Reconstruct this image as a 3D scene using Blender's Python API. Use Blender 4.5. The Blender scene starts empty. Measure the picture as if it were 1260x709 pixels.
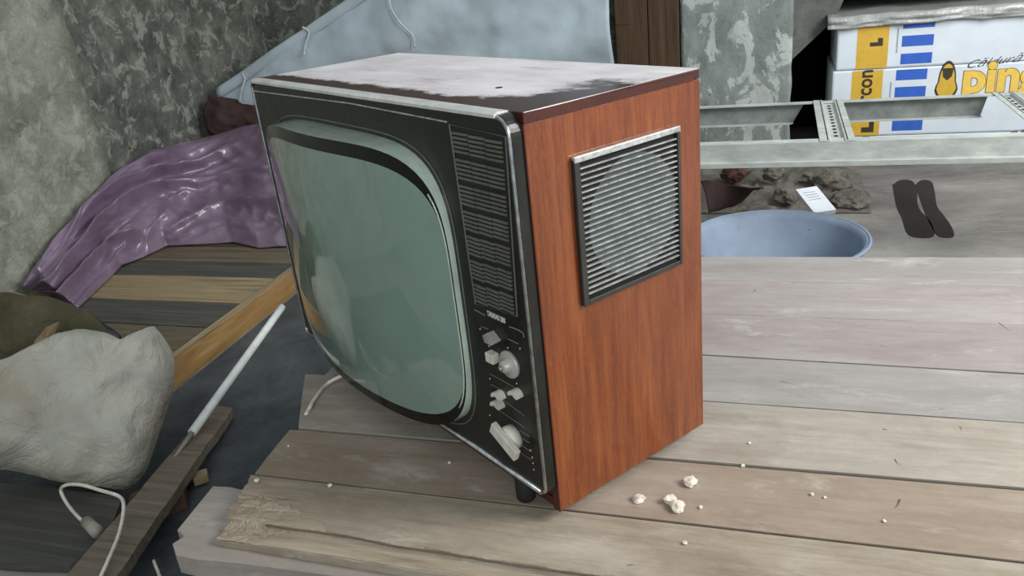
import bpy, bmesh, math, random
import numpy as np
from mathutils import Vector, Matrix, noise
random.seed(7)
S = bpy.context.scene
COL = S.collection
PI = math.pi

# ------------------------------------------------------------------ camera model
W, H = 1260, 709
def rotm(rx, ry, rz):
    cx, sx, cy, sy, cz, sz = math.cos(rx), math.sin(rx), math.cos(ry), math.sin(ry), math.cos(rz), math.sin(rz)
    return np.array([[cz,-sz,0],[sz,cz,0],[0,0,1]]) @ np.array([[cy,0,sy],[0,1,0],[-sy,0,cy]]) @ np.array([[1,0,0],[0,cx,-sx],[0,sx,cx]])
TH = .60503                      # the television stands turned by this angle on the boards
TABLE, FOOT = .35, .016
Rz = np.array([[math.cos(-TH), -math.sin(-TH), 0], [math.sin(-TH), math.cos(-TH), 0], [0, 0, 1]])
CAMT = np.array([0.64595, -0.50063, 0.64936 + FOOT])      # camera in the television's frame
C = Rz @ CAMT + np.array([0, 0, TABLE])
MT = rotm(1.17409, .10156, .90597)
M = Rz @ MT
F = 985.42
def at(u, v, z=None, y=None, x=None):
    r = M @ np.array([(u - W/2)/F, -(v - H/2)/F, -1.])
    t = (z - C[2])/r[2] if z is not None else ((y - C[1])/r[1] if y is not None else (x - C[0])/r[0])
    return Vector(C + t*r)
def tvp(u, v, y=None, x=None):   # point of the picture on a plane of the television's own frame
    r = MT @ np.array([(u - W/2)/F, -(v - H/2)/F, -1.])
    t = (y - CAMT[1])/r[1] if y is not None else (x - CAMT[0])/r[0]
    return Vector(CAMT + t*r)

def proj_(p):
    q = (np.array(p)-C) @ M
    return (W/2+F*q[0]/-q[2], H/2-F*q[1]/-q[2])
cam = bpy.data.objects.new('camera', bpy.data.cameras.new('camera')); COL.objects.link(cam)
mw = Matrix([list(M[0]) + [C[0]], list(M[1]) + [C[1]], list(M[2]) + [C[2]], [0, 0, 0, 1]])
cam.matrix_world = mw
cam.data.sensor_width = 36; cam.data.sensor_fit = 'HORIZONTAL'; cam.data.lens = 36*F/W; cam.data.clip_start = .02
S.camera = cam

# ------------------------------------------------------------------ materials
def lin(c):
    return tuple((x/255/12.92 if x/255 <= .04045 else ((x/255+.055)/1.055)**2.4) for x in c) + (1,)
class NM:
    def __init__(s, name, rough=.8, metal=0, spec=.5):
        s.m = bpy.data.materials.new(name); s.m.use_nodes = True
        s.t = s.m.node_tree; s.n = s.t.nodes; s.b = s.n['Principled BSDF']
        s.b.inputs['Roughness'].default_value = rough; s.b.inputs['Metallic'].default_value = metal
        s.b.inputs['Specular IOR Level'].default_value = spec
        s.tc = s.n.new('ShaderNodeTexCoord')
        s.oi = s.n.new('ShaderNodeObjectInfo')
        s.col = None
    def L(s, a, b): s.t.links.new(a, b)
    def coord(s, scale=(1,1,1), rot=(0,0,0), rand=False, loc=(0,0,0)):
        mp = s.n.new('ShaderNodeMapping'); mp.inputs['Scale'].default_value = scale; mp.inputs['Rotation'].default_value = rot
        mp.inputs['Location'].default_value = loc
        s.L(s.tc.outputs['Object'], mp.inputs['Vector'])
        if rand:
            ad = s.n.new('ShaderNodeVectorMath'); ad.operation = 'MULTIPLY_ADD'
            s.L(s.oi.outputs['Random'], ad.inputs[0]); ad.inputs[1].default_value = (17, 23, 31); s.L(mp.outputs[0], ad.inputs[2])
            return ad.outputs[0]
        return mp.outputs[0]
    def noise(s, scale, coord=None, detail=6, rough=.6, dist=0):
        nd = s.n.new('ShaderNodeTexNoise'); nd.inputs['Scale'].default_value = scale; nd.inputs['Detail'].default_value = detail
        nd.inputs['Roughness'].default_value = rough; nd.inputs['Distortion'].default_value = dist
        s.L(coord if coord is not None else s.tc.outputs['Object'], nd.inputs['Vector']); return nd.outputs['Fac']
    def ramp(s, fac, stops, interp='LINEAR'):
        r = s.n.new('ShaderNodeValToRGB'); s.L(fac, r.inputs[0]); e = r.color_ramp; e.interpolation = interp
        while len(e.elements) < len(stops): e.elements.new(.5)
        for k, (p, c) in enumerate(stops):
            e.elements[k].position = p; e.elements[k].color = c if len(c) == 4 else lin(c)
        return r.outputs[0]
    def mask(s, fac, a, b):
        return s.ramp(fac, [(a, (0,0,0,1)), (b, (1,1,1,1))])
    def mix(s, fac, a, b, mode='MIX'):
        x = s.n.new('ShaderNodeMix'); x.data_type = 'RGBA'; x.blend_type = mode
        if isinstance(fac, (int, float)): x.inputs[0].default_value = fac
        else: s.L(fac, x.inputs[0])
        for i, v in ((6, a), (7, b)):
            if isinstance(v, tuple): x.inputs[i].default_value = v if len(v) == 4 else lin(v)
            else: s.L(v, x.inputs[i])
        return x.outputs[2]
    def base(s, c):
        if isinstance(c, tuple): s.b.inputs['Base Color'].default_value = c if len(c) == 4 else lin(c)
        else: s.L(c, s.b.inputs['Base Color'])
        return s
    def rough(s, v): s.L(v, s.b.inputs['Roughness']); return s
    def bump(s, h, st=.3, dist=.01):
        b = s.n.new('ShaderNodeBump'); b.inputs['Strength'].default_value = st; b.inputs['Distance'].default_value = dist
        s.L(h, b.inputs['Height']); s.L(b.outputs[0], s.b.inputs['Normal']); return s
def plain(name, c, rough=.5, metal=0, spec=.5, vary=.12, sc=30):
    m = NM(name, rough, metal, spec); f = m.noise(sc)
    d = tuple(max(0, x*(1-vary)) for x in c); l = tuple(min(255, x*(1+vary)) for x in c)
    m.base(m.ramp(f, [(.3, d), (.7, l)])); return m.m
MAT = {}
def wood(name, dark, mid, light, grain=(3, 60, 60), rough=.8, stain=None, spec=.3, bst=.35):
    m = NM(name, rough, 0, spec)
    g = m.noise(1.0, m.coord(grain, rand=True), 8, .65, .4)
    c = m.ramp(g, [(.28, dark), (.5, mid), (.72, light)])
    big = m.noise(3.2, m.coord((.6, 1.6, 1.6), rand=True), 4, .6)
    c = m.mix(m.mask(big, .42, .62), c, m.mix(.55, c, mid))
    if stain:
        s2 = m.noise(5, m.coord((1, 2.2, 2), rand=True, loc=(3, 1, 7)), 5, .6)
        c = m.mix(m.mask(s2, .52, .72), c, m.mix(.6, c, stain))
    fine = m.noise(140, m.coord((.35, 1, 1), rand=True), 3, .7)
    c = m.mix(m.mask(fine, .66, .74), c, m.mix(.4, c, light))
    crack = m.noise(1.0, m.coord((1.1, 46, 20), rand=True, loc=(9, 4, 2)), 3, .5, .8)
    c = m.mix(m.mask(crack, .68, .73), c, m.mix(.6, c, dark))
    m.base(c); m.bump(g, bst, .004); return m.m
def var(c, k): return tuple(min(255, x*k) for x in c)
def deck(name, a, b, c_, spots=(120,112,104), scuff=(206,202,192), seed=0, gr=.35):
    m = NM(name, .85, 0, .25)
    big = m.noise(2.6, m.coord((.55, 1.5, 1), rand=True, loc=(seed, 0, 0)), 6, .62, .5)
    c = m.ramp(big, [(.32, a), (.5, b), (.68, c_)])
    mid = m.noise(7, m.coord((.45, 1.5, 1), rand=True, loc=(seed+4, 2, 0)), 6, .68, .6)
    c = m.mix(m.mask(mid, .50, .66), c, m.mix(.45, c, spots))
    grn = m.noise(1.0, m.coord((5, 75, 60), rand=True), 6, .7, .6)
    c = m.mix(m.mask(grn, .45, .72), c, m.mix(gr, c, spots))
    sc = m.noise(9, m.coord((.6, 1.6, 1), rand=True, loc=(seed+8, 5, 0)), 8, .75, .4)
    c = m.mix(m.mask(sc, .56, .68), c, m.mix(.45, c, scuff))
    mo = m.noise(26, m.coord((.7, 1.4, 1), rand=True, loc=(6, seed, 0)), 8, .8, .3)
    c = m.mix(m.mask(mo, .42, .66), m.mix(.3, c, spots), c)
    scar = m.noise(6.5, m.coord((.5, 1.3, 1), rand=True, loc=(12, seed, 3)), 3, .6, 2.5)
    c = m.mix(m.mask(scar, .745, .775), c, m.mix(.6, c, (78,66,58)))
    pit = m.noise(38, m.coord((.5, 1.6, 1), rand=True, loc=(1, seed, 0)), 4, .7)
    c = m.mix(m.mask(pit, .69, .74), c, m.mix(.5, c, (70,62,56)))
    m.base(c); m.bump(grn, .3, .003); return m.m
MAT['board_grey'] = deck('board_grey', (146,142,139), (160,156,153), (172,169,165), spots=(128,122,118), seed=1)
MAT['board_pink'] = deck('board_pink', (148,141,138), (161,155,152), (173,168,165), spots=(134,120,118), seed=2)
MAT['board_cream'] = deck('board_cream', (152,146,137), (170,164,153), (182,176,164), spots=(128,116,102), seed=3)
MAT['board_old'] = deck('board_old', (138,124,106), (166,156,140), (178,171,160), spots=(114,98,80), seed=4, gr=.5)
MAT['board_rosy'] = deck('board_rosy', (144,130,115), (162,150,137), (174,166,156), spots=(124,104,86), seed=5)
MAT['board_low'] = deck('board_low', (138,130,122), (158,150,142), (172,164,156), seed=6)
MAT['crack'] = plain('dark_wood_crack', (98,84,70), .95)
MAT['raw_wood'] = wood('raw_wood', (108,92,74), (156,143,124), (184,174,158), grain=(6,60,60), bst=.6)
MAT['plank_tan'] = wood('plank_tan', (96,82,60), (146,128,98), (166,150,120))
MAT['plank_dark'] = wood('plank_dark', (54,55,52), (78,77,72), (100,98,91))
MAT['plank_brown'] = wood('plank_brown', (74,66,54), (102,92,76), (124,113,96))
MAT['plank_umber'] = wood('plank_umber', (48,42,34), (76,66,52), (100,88,70))
MAT['timber'] = wood('timber', (104,82,48), (146,114,70), (168,138,92), grain=(5,40,40))
MAT['plank_worn'] = wood('plank_worn', (84,76,66), (116,106,92), (140,129,112))
MAT['door_wood'] = wood('door_wood', (40,30,22), (74,56,40), (98,76,56), grain=(40,40,2))

def veneer(name, cols, grain):
    m = NM(name, .28, 0, .5)
    g = m.noise(1.0, m.coord(grain), 9, .7, .25)
    c = m.ramp(g, [(.25, cols[0]), (.5, cols[1]), (.75, cols[2])])
    f = m.noise(260, m.coord((1, 1, .35)), 2, .5)
    c = m.mix(m.mask(f, .5, .7), c, m.mix(.28, c, cols[2]))
    b = m.noise(4, m.coord((1, 1, .5), loc=(2, 5, 1)), 3)
    c = m.mix(m.mask(b, .45, .65), c, m.mix(.35, c, cols[0]))
    sc = m.noise(26, m.coord((1, 1, .8), loc=(7, 1.3, 4)), 4, .75)
    c = m.mix(m.mask(sc, .74, .8), c, m.mix(.45, c, (206,150,128)))
    m.base(c); m.rough(m.ramp(g, [(.3, (.22,)*3+(1,)), (.7, (.34,)*3+(1,))]))
    m.b.inputs['Coat Weight'].default_value = .35; m.b.inputs['Coat Roughness'].default_value = .18
    return m.m
MAT['veneer'] = veneer('veneer', [(84,36,18), (122,62,30), (152,88,44)], (9, 70, 5))
def topmat():
    m = NM('dusty_sheen_lacquer', .3, 0, .5)
    d = m.noise(4.2, m.coord((1, 2.4, 1)), 5, .6, .5)
    st = m.noise(9, m.coord((.6, 3, 1), loc=(3, 2, 1)), 5, .6)
    c = m.mix(m.mask(d, .36, .62), (196,190,193), (222,218,220))  # pale dusty tone, whitened to carry the sheen reflected from behind
    c = m.mix(m.mask(st, .55, .75), c, (168,150,156))
    # dark lacquer rim along the front and the right side, outside the pale dusty sheen
    sx = m.n.new('ShaderNodeSeparateXYZ'); m.L(m.tc.outputs['Object'], sx.inputs[0])
    def rim(sock, e0, e1):
        mr = m.n.new('ShaderNodeMapRange'); m.L(sock, mr.inputs[0]); mr.inputs[1].default_value = e0; mr.inputs[2].default_value = e1
        return mr.outputs[0]
    nz = m.noise(14, m.coord((.7, 1, 1)), 5, .65)
    mt = m.n.new('ShaderNodeMath'); mt.operation = 'MAXIMUM'; m.L(rim(sx.outputs[1], .055, -.01), mt.inputs[0])
    far = m.n.new('ShaderNodeMath'); far.operation = 'MULTIPLY'; m.L(rim(sx.outputs[0], -.17, -.01), far.inputs[0]); m.L(rim(sx.outputs[1], .26, .0), far.inputs[1])
    m.L(far.outputs[0], mt.inputs[1])
    ad = m.n.new('ShaderNodeMath'); ad.operation = 'MULTIPLY_ADD'; m.L(nz, ad.inputs[0]); ad.inputs[1].default_value = 1.1; m.L(mt.outputs[0], ad.inputs[2])
    c = m.mix(m.mask(ad.outputs[0], .85, 1.4), c, (54,24,20))
    ge_ = m.n.new('ShaderNodeSeparateXYZ'); m.L(m.tc.outputs['Normal'], ge_.inputs[0])
    c = m.mix(m.mask(ge_.outputs[2], .6, .95), (62,26,20), c)
    m.base(c); m.rough(m.ramp(ad.outputs[0], [(.6, (.42,)*3+(1,)), (1.0, (.2,)*3+(1,))]))
    return m.m
MAT['top'] = topmat()
MAT['edge'] = plain('dark_red_edging', (70,28,18), .4)
def panel_mat():
    m = NM('black_panel', .3, 0, .5); f = m.noise(22, m.coord((1, 1, .4)), 6, .7)
    m.base(m.ramp(f, [(.35, (15,16,15)), (.7, (34,35,31))]))
    m.rough(m.ramp(f, [(.35, (.22,)*3+(1,)), (.7, (.5,)*3+(1,))])); return m.m
MAT['panel'] = panel_mat()
MAT['panel_grey'] = plain('dull_black_plastic', (46,46,43), .45)
MAT['vent'] = plain('vent_plastic', (92,92,86), .4)
MAT['chrome'] = plain('worn_chrome', (176,178,178), .22, 1, vary=.2, sc=60)
MAT['bright'] = plain('bright_metal_strip', (214,214,210), .28, .35, vary=.1)
MAT['alu'] = plain('aluminium', (188,190,188), .35, .55, vary=.2, sc=90)
MAT['knob'] = plain('pale_knob_plastic', (206,201,188), .4)
MAT['knob_grey'] = plain('grey_knob_metal', (176,174,166), .4, .3)
MAT['mark'] = plain('white_print', (190,190,184), .5)
MAT['mark_dim'] = plain('grey_print', (110,110,106), .5)
MAT['rubber'] = plain('black_rubber', (24,24,22), .8)
def dusty_glass(name, a, b, sc=5, rough=.12, dust_reflection=None, dl=.5, dh=.75):
    m = NM(name, rough, 0, .6); f = m.noise(sc, m.coord((1, 1, .6)), 4, .6)
    c = m.ramp(f, [(.3, a), (.7, b)])
    m.b.inputs['Coat IOR'].default_value = 1.6
    if dust_reflection:
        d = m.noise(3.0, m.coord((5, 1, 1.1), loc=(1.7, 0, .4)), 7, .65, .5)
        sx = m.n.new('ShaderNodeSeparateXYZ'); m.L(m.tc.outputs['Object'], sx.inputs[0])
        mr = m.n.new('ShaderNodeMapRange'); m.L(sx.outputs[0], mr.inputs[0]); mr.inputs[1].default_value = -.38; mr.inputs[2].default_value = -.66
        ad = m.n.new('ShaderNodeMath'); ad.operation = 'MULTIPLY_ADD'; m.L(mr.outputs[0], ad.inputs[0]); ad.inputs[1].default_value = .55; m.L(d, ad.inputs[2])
        c = m.mix(m.mask(ad.outputs[0], .58, 1.0), c, m.mix(.85, c, dust_reflection))  # dirt smears and the dark wall's reflection painted in, stronger towards the left
    m.base(c); m.b.inputs['Coat Weight'].default_value = 1; m.b.inputs['Coat Roughness'].default_value = .04; return m.m
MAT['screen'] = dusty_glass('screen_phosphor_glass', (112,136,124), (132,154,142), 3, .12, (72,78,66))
MAT['screen_mask'] = plain('black_screen_mask', (10,12,11), .15)
MAT['rim'] = dusty_glass('screen_glass_edge', (170,186,170), (198,214,196), 30, .2)
MAT['speaker'] = plain('speaker_cone', (62,70,72), .8)
MAT['black'] = plain('black_hollow', (10,10,10), .9)

def concrete(name, cols, sc=3, flake=None, pit=(40,40,36), bst=.5, stretch=(1,1,1), flk=(.5,.56)):
    m = NM(name, .92, 0, .2)
    a = m.noise(sc, m.coord(stretch), 10, .72, .3)
    c = m.ramp(a, [(.3, cols[0]), (.5, cols[1]), (.7, cols[2])])
    if flake:
        b = m.noise(sc*1.7, m.coord(stretch, loc=(5, 3, 8)), 9, .7, .6)
        c = m.mix(m.mask(b, *flk), c, m.mix(.75, c, flake))
    p = m.noise(sc*11, m.coord(stretch, loc=(1, 9, 2)), 5, .7)
    c = m.mix(m.mask(p, .6, .72), c, m.mix(.6, c, pit))
    m.base(c); m.bump(a, bst, .03); return m.m
MAT['wall'] = concrete('mottled_plaster_wall', [(66,68,62), (102,104,96), (136,138,128)], 8, (162,166,156), flk=(.52,.60), bst=.8)
MAT['wall_light'] = concrete('pale_plaster_wall', [(108,110,98), (140,142,128), (168,170,156)], 7.5, (174,176,164), flk=(.5,.62), bst=.7)
MAT['pillar'] = concrete('flaking_painted_plaster', [(98,106,102), (128,136,132), (150,156,152)], 3.0, (186,192,188), stretch=(1.6,1.6,1), flk=(.52,.55))
MAT['slab'] = concrete('grey_concrete_slab', [(78,80,76), (96,98,94), (116,118,112)], 5)
MAT['recess_shade'] = concrete('shaded_recess_masonry', [(8,8,8), (13,12,12), (20,19,18)], 6, pit=(6,6,6))  # near-black colour paints in the darkness of the unlit recess
MAT['floor'] = concrete('smooth_concrete_floor', [(88,84,80), (124,121,116), (152,149,143)], 2.2, (168,165,158), pit=(96,92,86), bst=.15, stretch=(.7,1.4,1), flk=(.55,.75))
MAT['felt'] = concrete('bituminous_felt', [(50,54,56), (74,78,80), (94,98,100)], 4, (80,84,86), pit=(100,102,100), bst=.3, flk=(.6,.8))
MAT['rubble'] = concrete('masonry_rubble', [(82,78,72), (110,105,98), (134,129,120)], 9, (128,120,112), pit=(56,50,44), bst=.9)
MAT['stone'] = concrete('stone_lump', [(84,81,74), (112,108,100), (134,130,122)], 12, bst=.7)
MAT['brick'] = concrete('broken_brick', [(80,56,50), (98,70,62), (116,92,82)], 12, bst=.7)
MAT['stain'] = plain('dark_damp_stain', (32,25,21), .9)
MAT['smudge'] = plain('dark_grey_smudge', (78,72,68), .95)
def film(name, a, b, rough=.25, trans=0, sc=6, coat=.3, spec=.6, bst=.25, crs=30):
    m = NM(name, rough, 0, spec); f = m.noise(sc, m.coord((1,1,1)), 6, .6, .4)
    m.base(m.ramp(f, [(.3, a), (.7, b)])); m.b.inputs['Coat Weight'].default_value = coat; m.b.inputs['Coat Roughness'].default_value = .12
    if trans: m.b.inputs['Transmission Weight'].default_value = trans
    g = m.noise(crs, m.coord((1,1,1), loc=(2,2,2)), 4, .6, 1.2); m.bump(g, bst, .02); return m.m
MAT['purple'] = film('purple_plastic_film', (100,82,100), (140,119,140), .3, sc=4, bst=.1, crs=9)
MAT['sheet'] = film('blue_grey_fabric_sheet', (154,167,174), (178,191,198), .75, coat=0, spec=.2, bst=.08, sc=3)
MAT['string'] = plain('white_string', (176,184,186), .7)
MAT['greyfilm'] = film('grey_plastic_wrap', (136,138,134), (164,166,162), .35)
def sackm():
    m = NM('woven_white_sack', .55, 0, .4)
    f = m.noise(3.4, m.coord((1, 1, 1)), 4, .55)
    c = m.ramp(f, [(.35, (152,144,126)), (.5, (180,178,166)), (.66, (200,194,174))])
    m.base(c); m.bump(m.noise(9, m.coord(), 6, .62, 1.2), .55, .04); return m.m
MAT['sack'] = sackm()
MAT['olive'] = film('olive_brown_sacking', (62,60,42), (98,92,68), .7, coat=0, spec=.2, bst=.5)
MAT['blackbag'] = film('black_plastic', (14,14,14), (28,27,26), .4)
MAT['maroon'] = plain('maroon_cloth', (48,30,28), .85, vary=.3, sc=12)
MAT['card'] = plain('torn_cardboard', (142,120,88), .85)
MAT['paper'] = plain('white_card', (208,212,218), .6, vary=.04)
MAT['print_grey'] = plain('grey_print_lines', (150,154,162), .6)
MAT['white_pvc'] = plain('white_plastic_pipe', (212,214,210), .4, vary=.06)
MAT['grey_rod'] = plain('grey_rod', (128,130,124), .5)
MAT['cable'] = plain('white_cable', (216,212,196), .5)
MAT['plug'] = plain('dirty_white_plug', (150,148,134), .5)
def galv():
    m = NM('galvanised_steel', .5, .05, .5); f = m.noise(28, m.coord((.4, 1, 1)), 6, .7)
    c = m.ramp(f, [(.3, (150,155,150)), (.6, (182,187,181)), (.8, (204,208,202))]); m.base(c); return m.m
MAT['galv'] = galv()
MAT['galv_dark'] = plain('dull_steel', (128,133,130), .6, .2)
MAT['foam'] = plain('white_insulation_wrap', (208,216,224), .55, vary=.03, sc=8)
MAT['yellow'] = plain('yellow_print', (206,166,54), .55, vary=.04)
MAT['blue'] = plain('blue_print', (44,92,186), .55, vary=.06)
MAT['ink'] = plain('dark_ink', (52,44,34), .6)
MAT['gold_ink'] = plain('golden_print', (226,190,84), .55, vary=.05)
MAT['outline'] = plain('brown_print', (150,112,44), .6)
MAT['seam'] = plain('grey_film_seam', (150,158,164), .5)
def enamel():
    m = NM('blue_grey_basin', .6, 0, .3); f = m.noise(7, m.coord(), 5, .6)
    c = m.ramp(f, [(.3, (112,126,144)), (.7, (134,148,166))]); s = m.noise(50, m.coord(), 3, .6)
    m.base(m.mix(m.mask(s, .68, .74), c, (86,100,120))); return m.m
MAT['basin'] = enamel()
MAT['crumb'] = plain('white_plaster_lump', (214,206,192), .9)
MAT['dustmark'] = plain('pale_plaster_dust', (186,180,168), .95)

# ------------------------------------------------------------------ object helpers
def link(name, me, mat, parent=None, smooth=False, own=True):
    o = bpy.data.objects.new(name, me); COL.objects.link(o)
    if mat is not None: me.materials.append(MAT[mat] if isinstance(mat, str) else mat)
    if smooth:
        for p in me.polygons: p.use_smooth = True
    if parent is not None: o.parent = parent
    elif own and me.vertices:
        xs = [v.co for v in me.vertices]
        b = Vector(((min(v.x for v in xs)+max(v.x for v in xs))/2, (min(v.y for v in xs)+max(v.y for v in xs))/2, min(v.z for v in xs)))
        me.transform(Matrix.Translation(-b)); o.location = b
    return o
def bm_link(name, bm, mat, parent=None, smooth=False, own=True):
    me = bpy.data.meshes.new(name); bmesh.ops.recalc_face_normals(bm, faces=bm.faces[:]); bm.to_mesh(me); bm.free()
    return link(name, me, mat, parent, smooth, own)
def tag(o, label, cat, group=None):
    o['label'] = label; o['category'] = cat
    if group: o['group'] = group
    return o
def thing(name, label, cat, loc, rz=0, group=None):
    o = bpy.data.objects.new(name, None); COL.objects.link(o); o.location = loc; o.rotation_euler = (0, 0, rz)
    o.empty_display_size = .05
    return tag(o, label, cat, group)
def struct(o): o['kind'] = 'structure'; return o
def box(bm, x0, x1, y0, y1, z0, z1, bev=0):
    vs = [bm.verts.new(p) for p in ((x0,y0,z0),(x1,y0,z0),(x1,y1,z0),(x0,y1,z0),(x0,y0,z1),(x1,y0,z1),(x1,y1,z1),(x0,y1,z1))]
    fs = [bm.faces.new([vs[i] for i in f]) for f in ((0,3,2,1),(4,5,6,7),(0,1,5,4),(1,2,6,5),(2,3,7,6),(3,0,4,7))]
    if bev:
        es = list({e for f in fs for e in f.edges}); bmesh.ops.bevel(bm, geom=es, offset=bev, segments=2, profile=.5, affect='EDGES')
def boxo(name, dims, mat, parent=None, bev=0, smooth=False):
    bm = bmesh.new(); box(bm, *dims, bev=bev); return bm_link(name, bm, mat, parent, smooth)
def prism(bm, pts, axis, a, b):
    """closed polygon (2D pts) extruded along axis from a to b"""
    def P(p, t):
        return {'x': (t, p[0], p[1]), 'y': (p[0], t, p[1]), 'z': (p[0], p[1], t)}[axis]
    A = [bm.verts.new(P(p, a)) for p in pts]; B = [bm.verts.new(P(p, b)) for p in pts]
    bm.faces.new(A); bm.faces.new(B[::-1]); n = len(pts)
    for i in range(n): bm.faces.new((A[i], A[(i+1) % n], B[(i+1) % n], B[i]))
def tube(bm, pts, r, seg=8, closed=False, r2=None):
    pts = [Vector(p) for p in pts]; n = len(pts); rings = []
    up = None
    for i, p in enumerate(pts):
        if closed: t = (pts[(i+1) % n] - pts[i-1]).normalized()
        else: t = (pts[min(i+1, n-1)] - pts[max(i-1, 0)]).normalized()
        if up is None:
            up = Vector((0,0,1)) if abs(t.z) < .9 else Vector((1,0,0))
        a = (up - t*up.dot(t)).normalized(); up = a; b = t.cross(a)
        rr = r if r2 is None else r + (r2-r)*i/(n-1)
        rings.append([bm.verts.new(p + (a*math.cos(2*PI*k/seg) + b*math.sin(2*PI*k/seg))*rr) for k in range(seg)])
    for i in range(n if closed else n-1):
        A, B = rings[i], rings[(i+1) % n]
        for k in range(seg): bm.faces.new((A[k], A[(k+1) % seg], B[(k+1) % seg], B[k]))
    if not closed: bm.faces.new(rings[0][::-1]); bm.faces.new(rings[-1])
def smooth_path(pts, n=8):
    pts = [Vector(p) for p in pts]; out = []
    P = [pts[0]*2-pts[1]] + pts + [pts[-1]*2-pts[-2]]
    for i in range(1, len(P)-2):
        for k in range(n):
            t = k/n; a, b, c, d = P[i-1], P[i], P[i+1], P[i+2]
            out.append(.5*((2*b) + (c-a)*t + (2*a-5*b+4*c-d)*t*t + (3*b-a-3*c+d)*t**3))
    out.append(pts[-1]); return out
def lathe(bm, prof, centre, axis='z', seg=48, caps=True):
    """prof: list of (r, h); along axis z (up) or y (towards -y = front)"""
    rings = []
    for r, h in prof:
        ring = []
        for k in range(seg):
            a = 2*PI*k/seg
            if axis == 'z': p = (centre[0]+r*math.cos(a), centre[1]+r*math.sin(a), centre[2]+h)
            else: p = (centre[0]+r*math.cos(a), centre[1]-h, centre[2]+r*math.sin(a))
            ring.append(bm.verts.new(p))
        rings.append(ring)
    for A, B in zip(rings, rings[1:]):
        for k in range(seg): bm.faces.new((A[k], A[(k+1) % seg], B[(k+1) % seg], B[k]))
    if caps: bm.faces.new(rings[0][::-1]); bm.faces.new(rings[-1])
def grid_mesh(name, fn, nu, nv, mat, parent=None, thick=0, own=True):
    bm = bmesh.new(); V = [[bm.verts.new(fn(i/(nu-1), j/(nv-1))) for j in range(nv)] for i in range(nu)]
    for i in range(nu-1):
        for j in range(nv-1): bm.faces.new((V[i][j], V[i+1][j], V[i+1][j+1], V[i][j+1]))
    bm.normal_update()
    if thick: bmesh.ops.solidify(bm, geom=bm.faces[:], thickness=thick)
    return bm_link(name, bm, mat, parent, True, own)
def fn3(p, s=1, o=0): return noise.fractal(Vector((p[0]*s+o, p[1]*s+o*.7, p[2]*s-o)), 1.0, 2.0, 5, noise_basis='PERLIN_ORIGINAL')
def text_mesh(name, s, size, mat, parent, mtx, shear=0, offset=0, ext=.0004, sx=1, align='LEFT'):
    cu = bpy.data.curves.new(name, 'FONT'); cu.body = s; cu.size = size; cu.shear = shear; cu.offset = offset; cu.extrude = ext
    cu.align_x = align; cu.resolution_u = 3
    to = bpy.data.objects.new('t', cu); COL.objects.link(to)
    bpy.context.view_layer.update()
    me = bpy.data.meshes.new_from_object(to.evaluated_get(bpy.context.evaluated_depsgraph_get()))
    bpy.data.objects.remove(to); me.transform(Matrix.Diagonal((sx, 1, 1, 1))); me.transform(mtx)
    me.materials.clear()
    return link(name, me, mat, parent)
def frame_mtx(origin, xdir, ydir):
    x = Vector(xdir).normalized(); y = Vector(ydir).normalized(); z = x.cross(y)
    return Matrix(((x.x,y.x,z.x,origin[0]),(x.y,y.y,z.y,origin[1]),(x.z,y.z,z.z,origin[2]),(0,0,0,1)))

# ------------------------------------------------------------------ setting
XL = -2.35
boxo_ = boxo
fl = struct(boxo('floor', (-2.6, 2.2, -2.2, 3.9, -.1, 0), 'floor'))
# left wall: a thicker, paler coat of plaster nearer the camera ends at a ragged upright edge
def ragged_wall(name, x, y0, y1, z1, mat, amp, edge=False):
    def f(u, v):
        y = y0+(y1-y0)*u; z = z1*v
        d = amp*fn3((0, y, z), 2.6, 3)
        if edge and u == 1: y += .03*fn3((0, 0, z), 6)
        return (x+d, y, z)
    o = grid_mesh(name, f, 60, 50, mat, own=False)
    return o
wl = bmesh.new(); box(wl, XL-.25, XL-.05, -2.2, 3.9, 0, 1.9)
V = [[None]*60 for _ in range(90)]
ye = at(109, 150, x=XL).y
for i in range(90):
    for j in range(60):
        y = -2.2+6.1*i/89; z = 1.9*j/59
        V[i][j] = wl.verts.new((XL + .022*fn3((0, y, z), 3.1, 3), y, z))
for i in range(89):
    for j in range(59): wl.faces.new((V[i][j], V[i+1][j], V[i+1][j+1], V[i][j+1]))
struct(bm_link('wall_left', wl, 'wall', None, True, False))
wc = bmesh.new()
V = [[None]*40 for _ in range(60)]
for i in range(60):
    for j in range(40):
        z = 1.9*j/39; y = -2.2+(ye+2.2)*i/59
        if i == 59: y += .02*fn3((1, 2, z), 7)
        V[i][j] = wc.verts.new((XL + .035 + .012*fn3((4, y, z), 4, 1), y, z))
for i in range(59):
    for j in range(39): wc.faces.new((V[i][j], V[i+1][j], V[i+1][j+1], V[i][j+1]))
e = [wc.verts.new((XL-.04, V[59][j].co.y+.004, V[59][j].co.z)) for j in range(40)]
for j in range(39): wc.faces.new((V[59][j], e[j], e[j+1], V[59][j+1]))
struct(bm_link('trim_1', wc, 'wall_light', None, True, False))
struct(boxo('wall_back', (XL-.25, -.17, 3.05, 3.3, 0, 1.9), 'wall'))
struct(boxo('wall_recess', (-.17, 2.2, 3.75, 3.9, 0, 1.9), 'recess_shade'))
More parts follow.
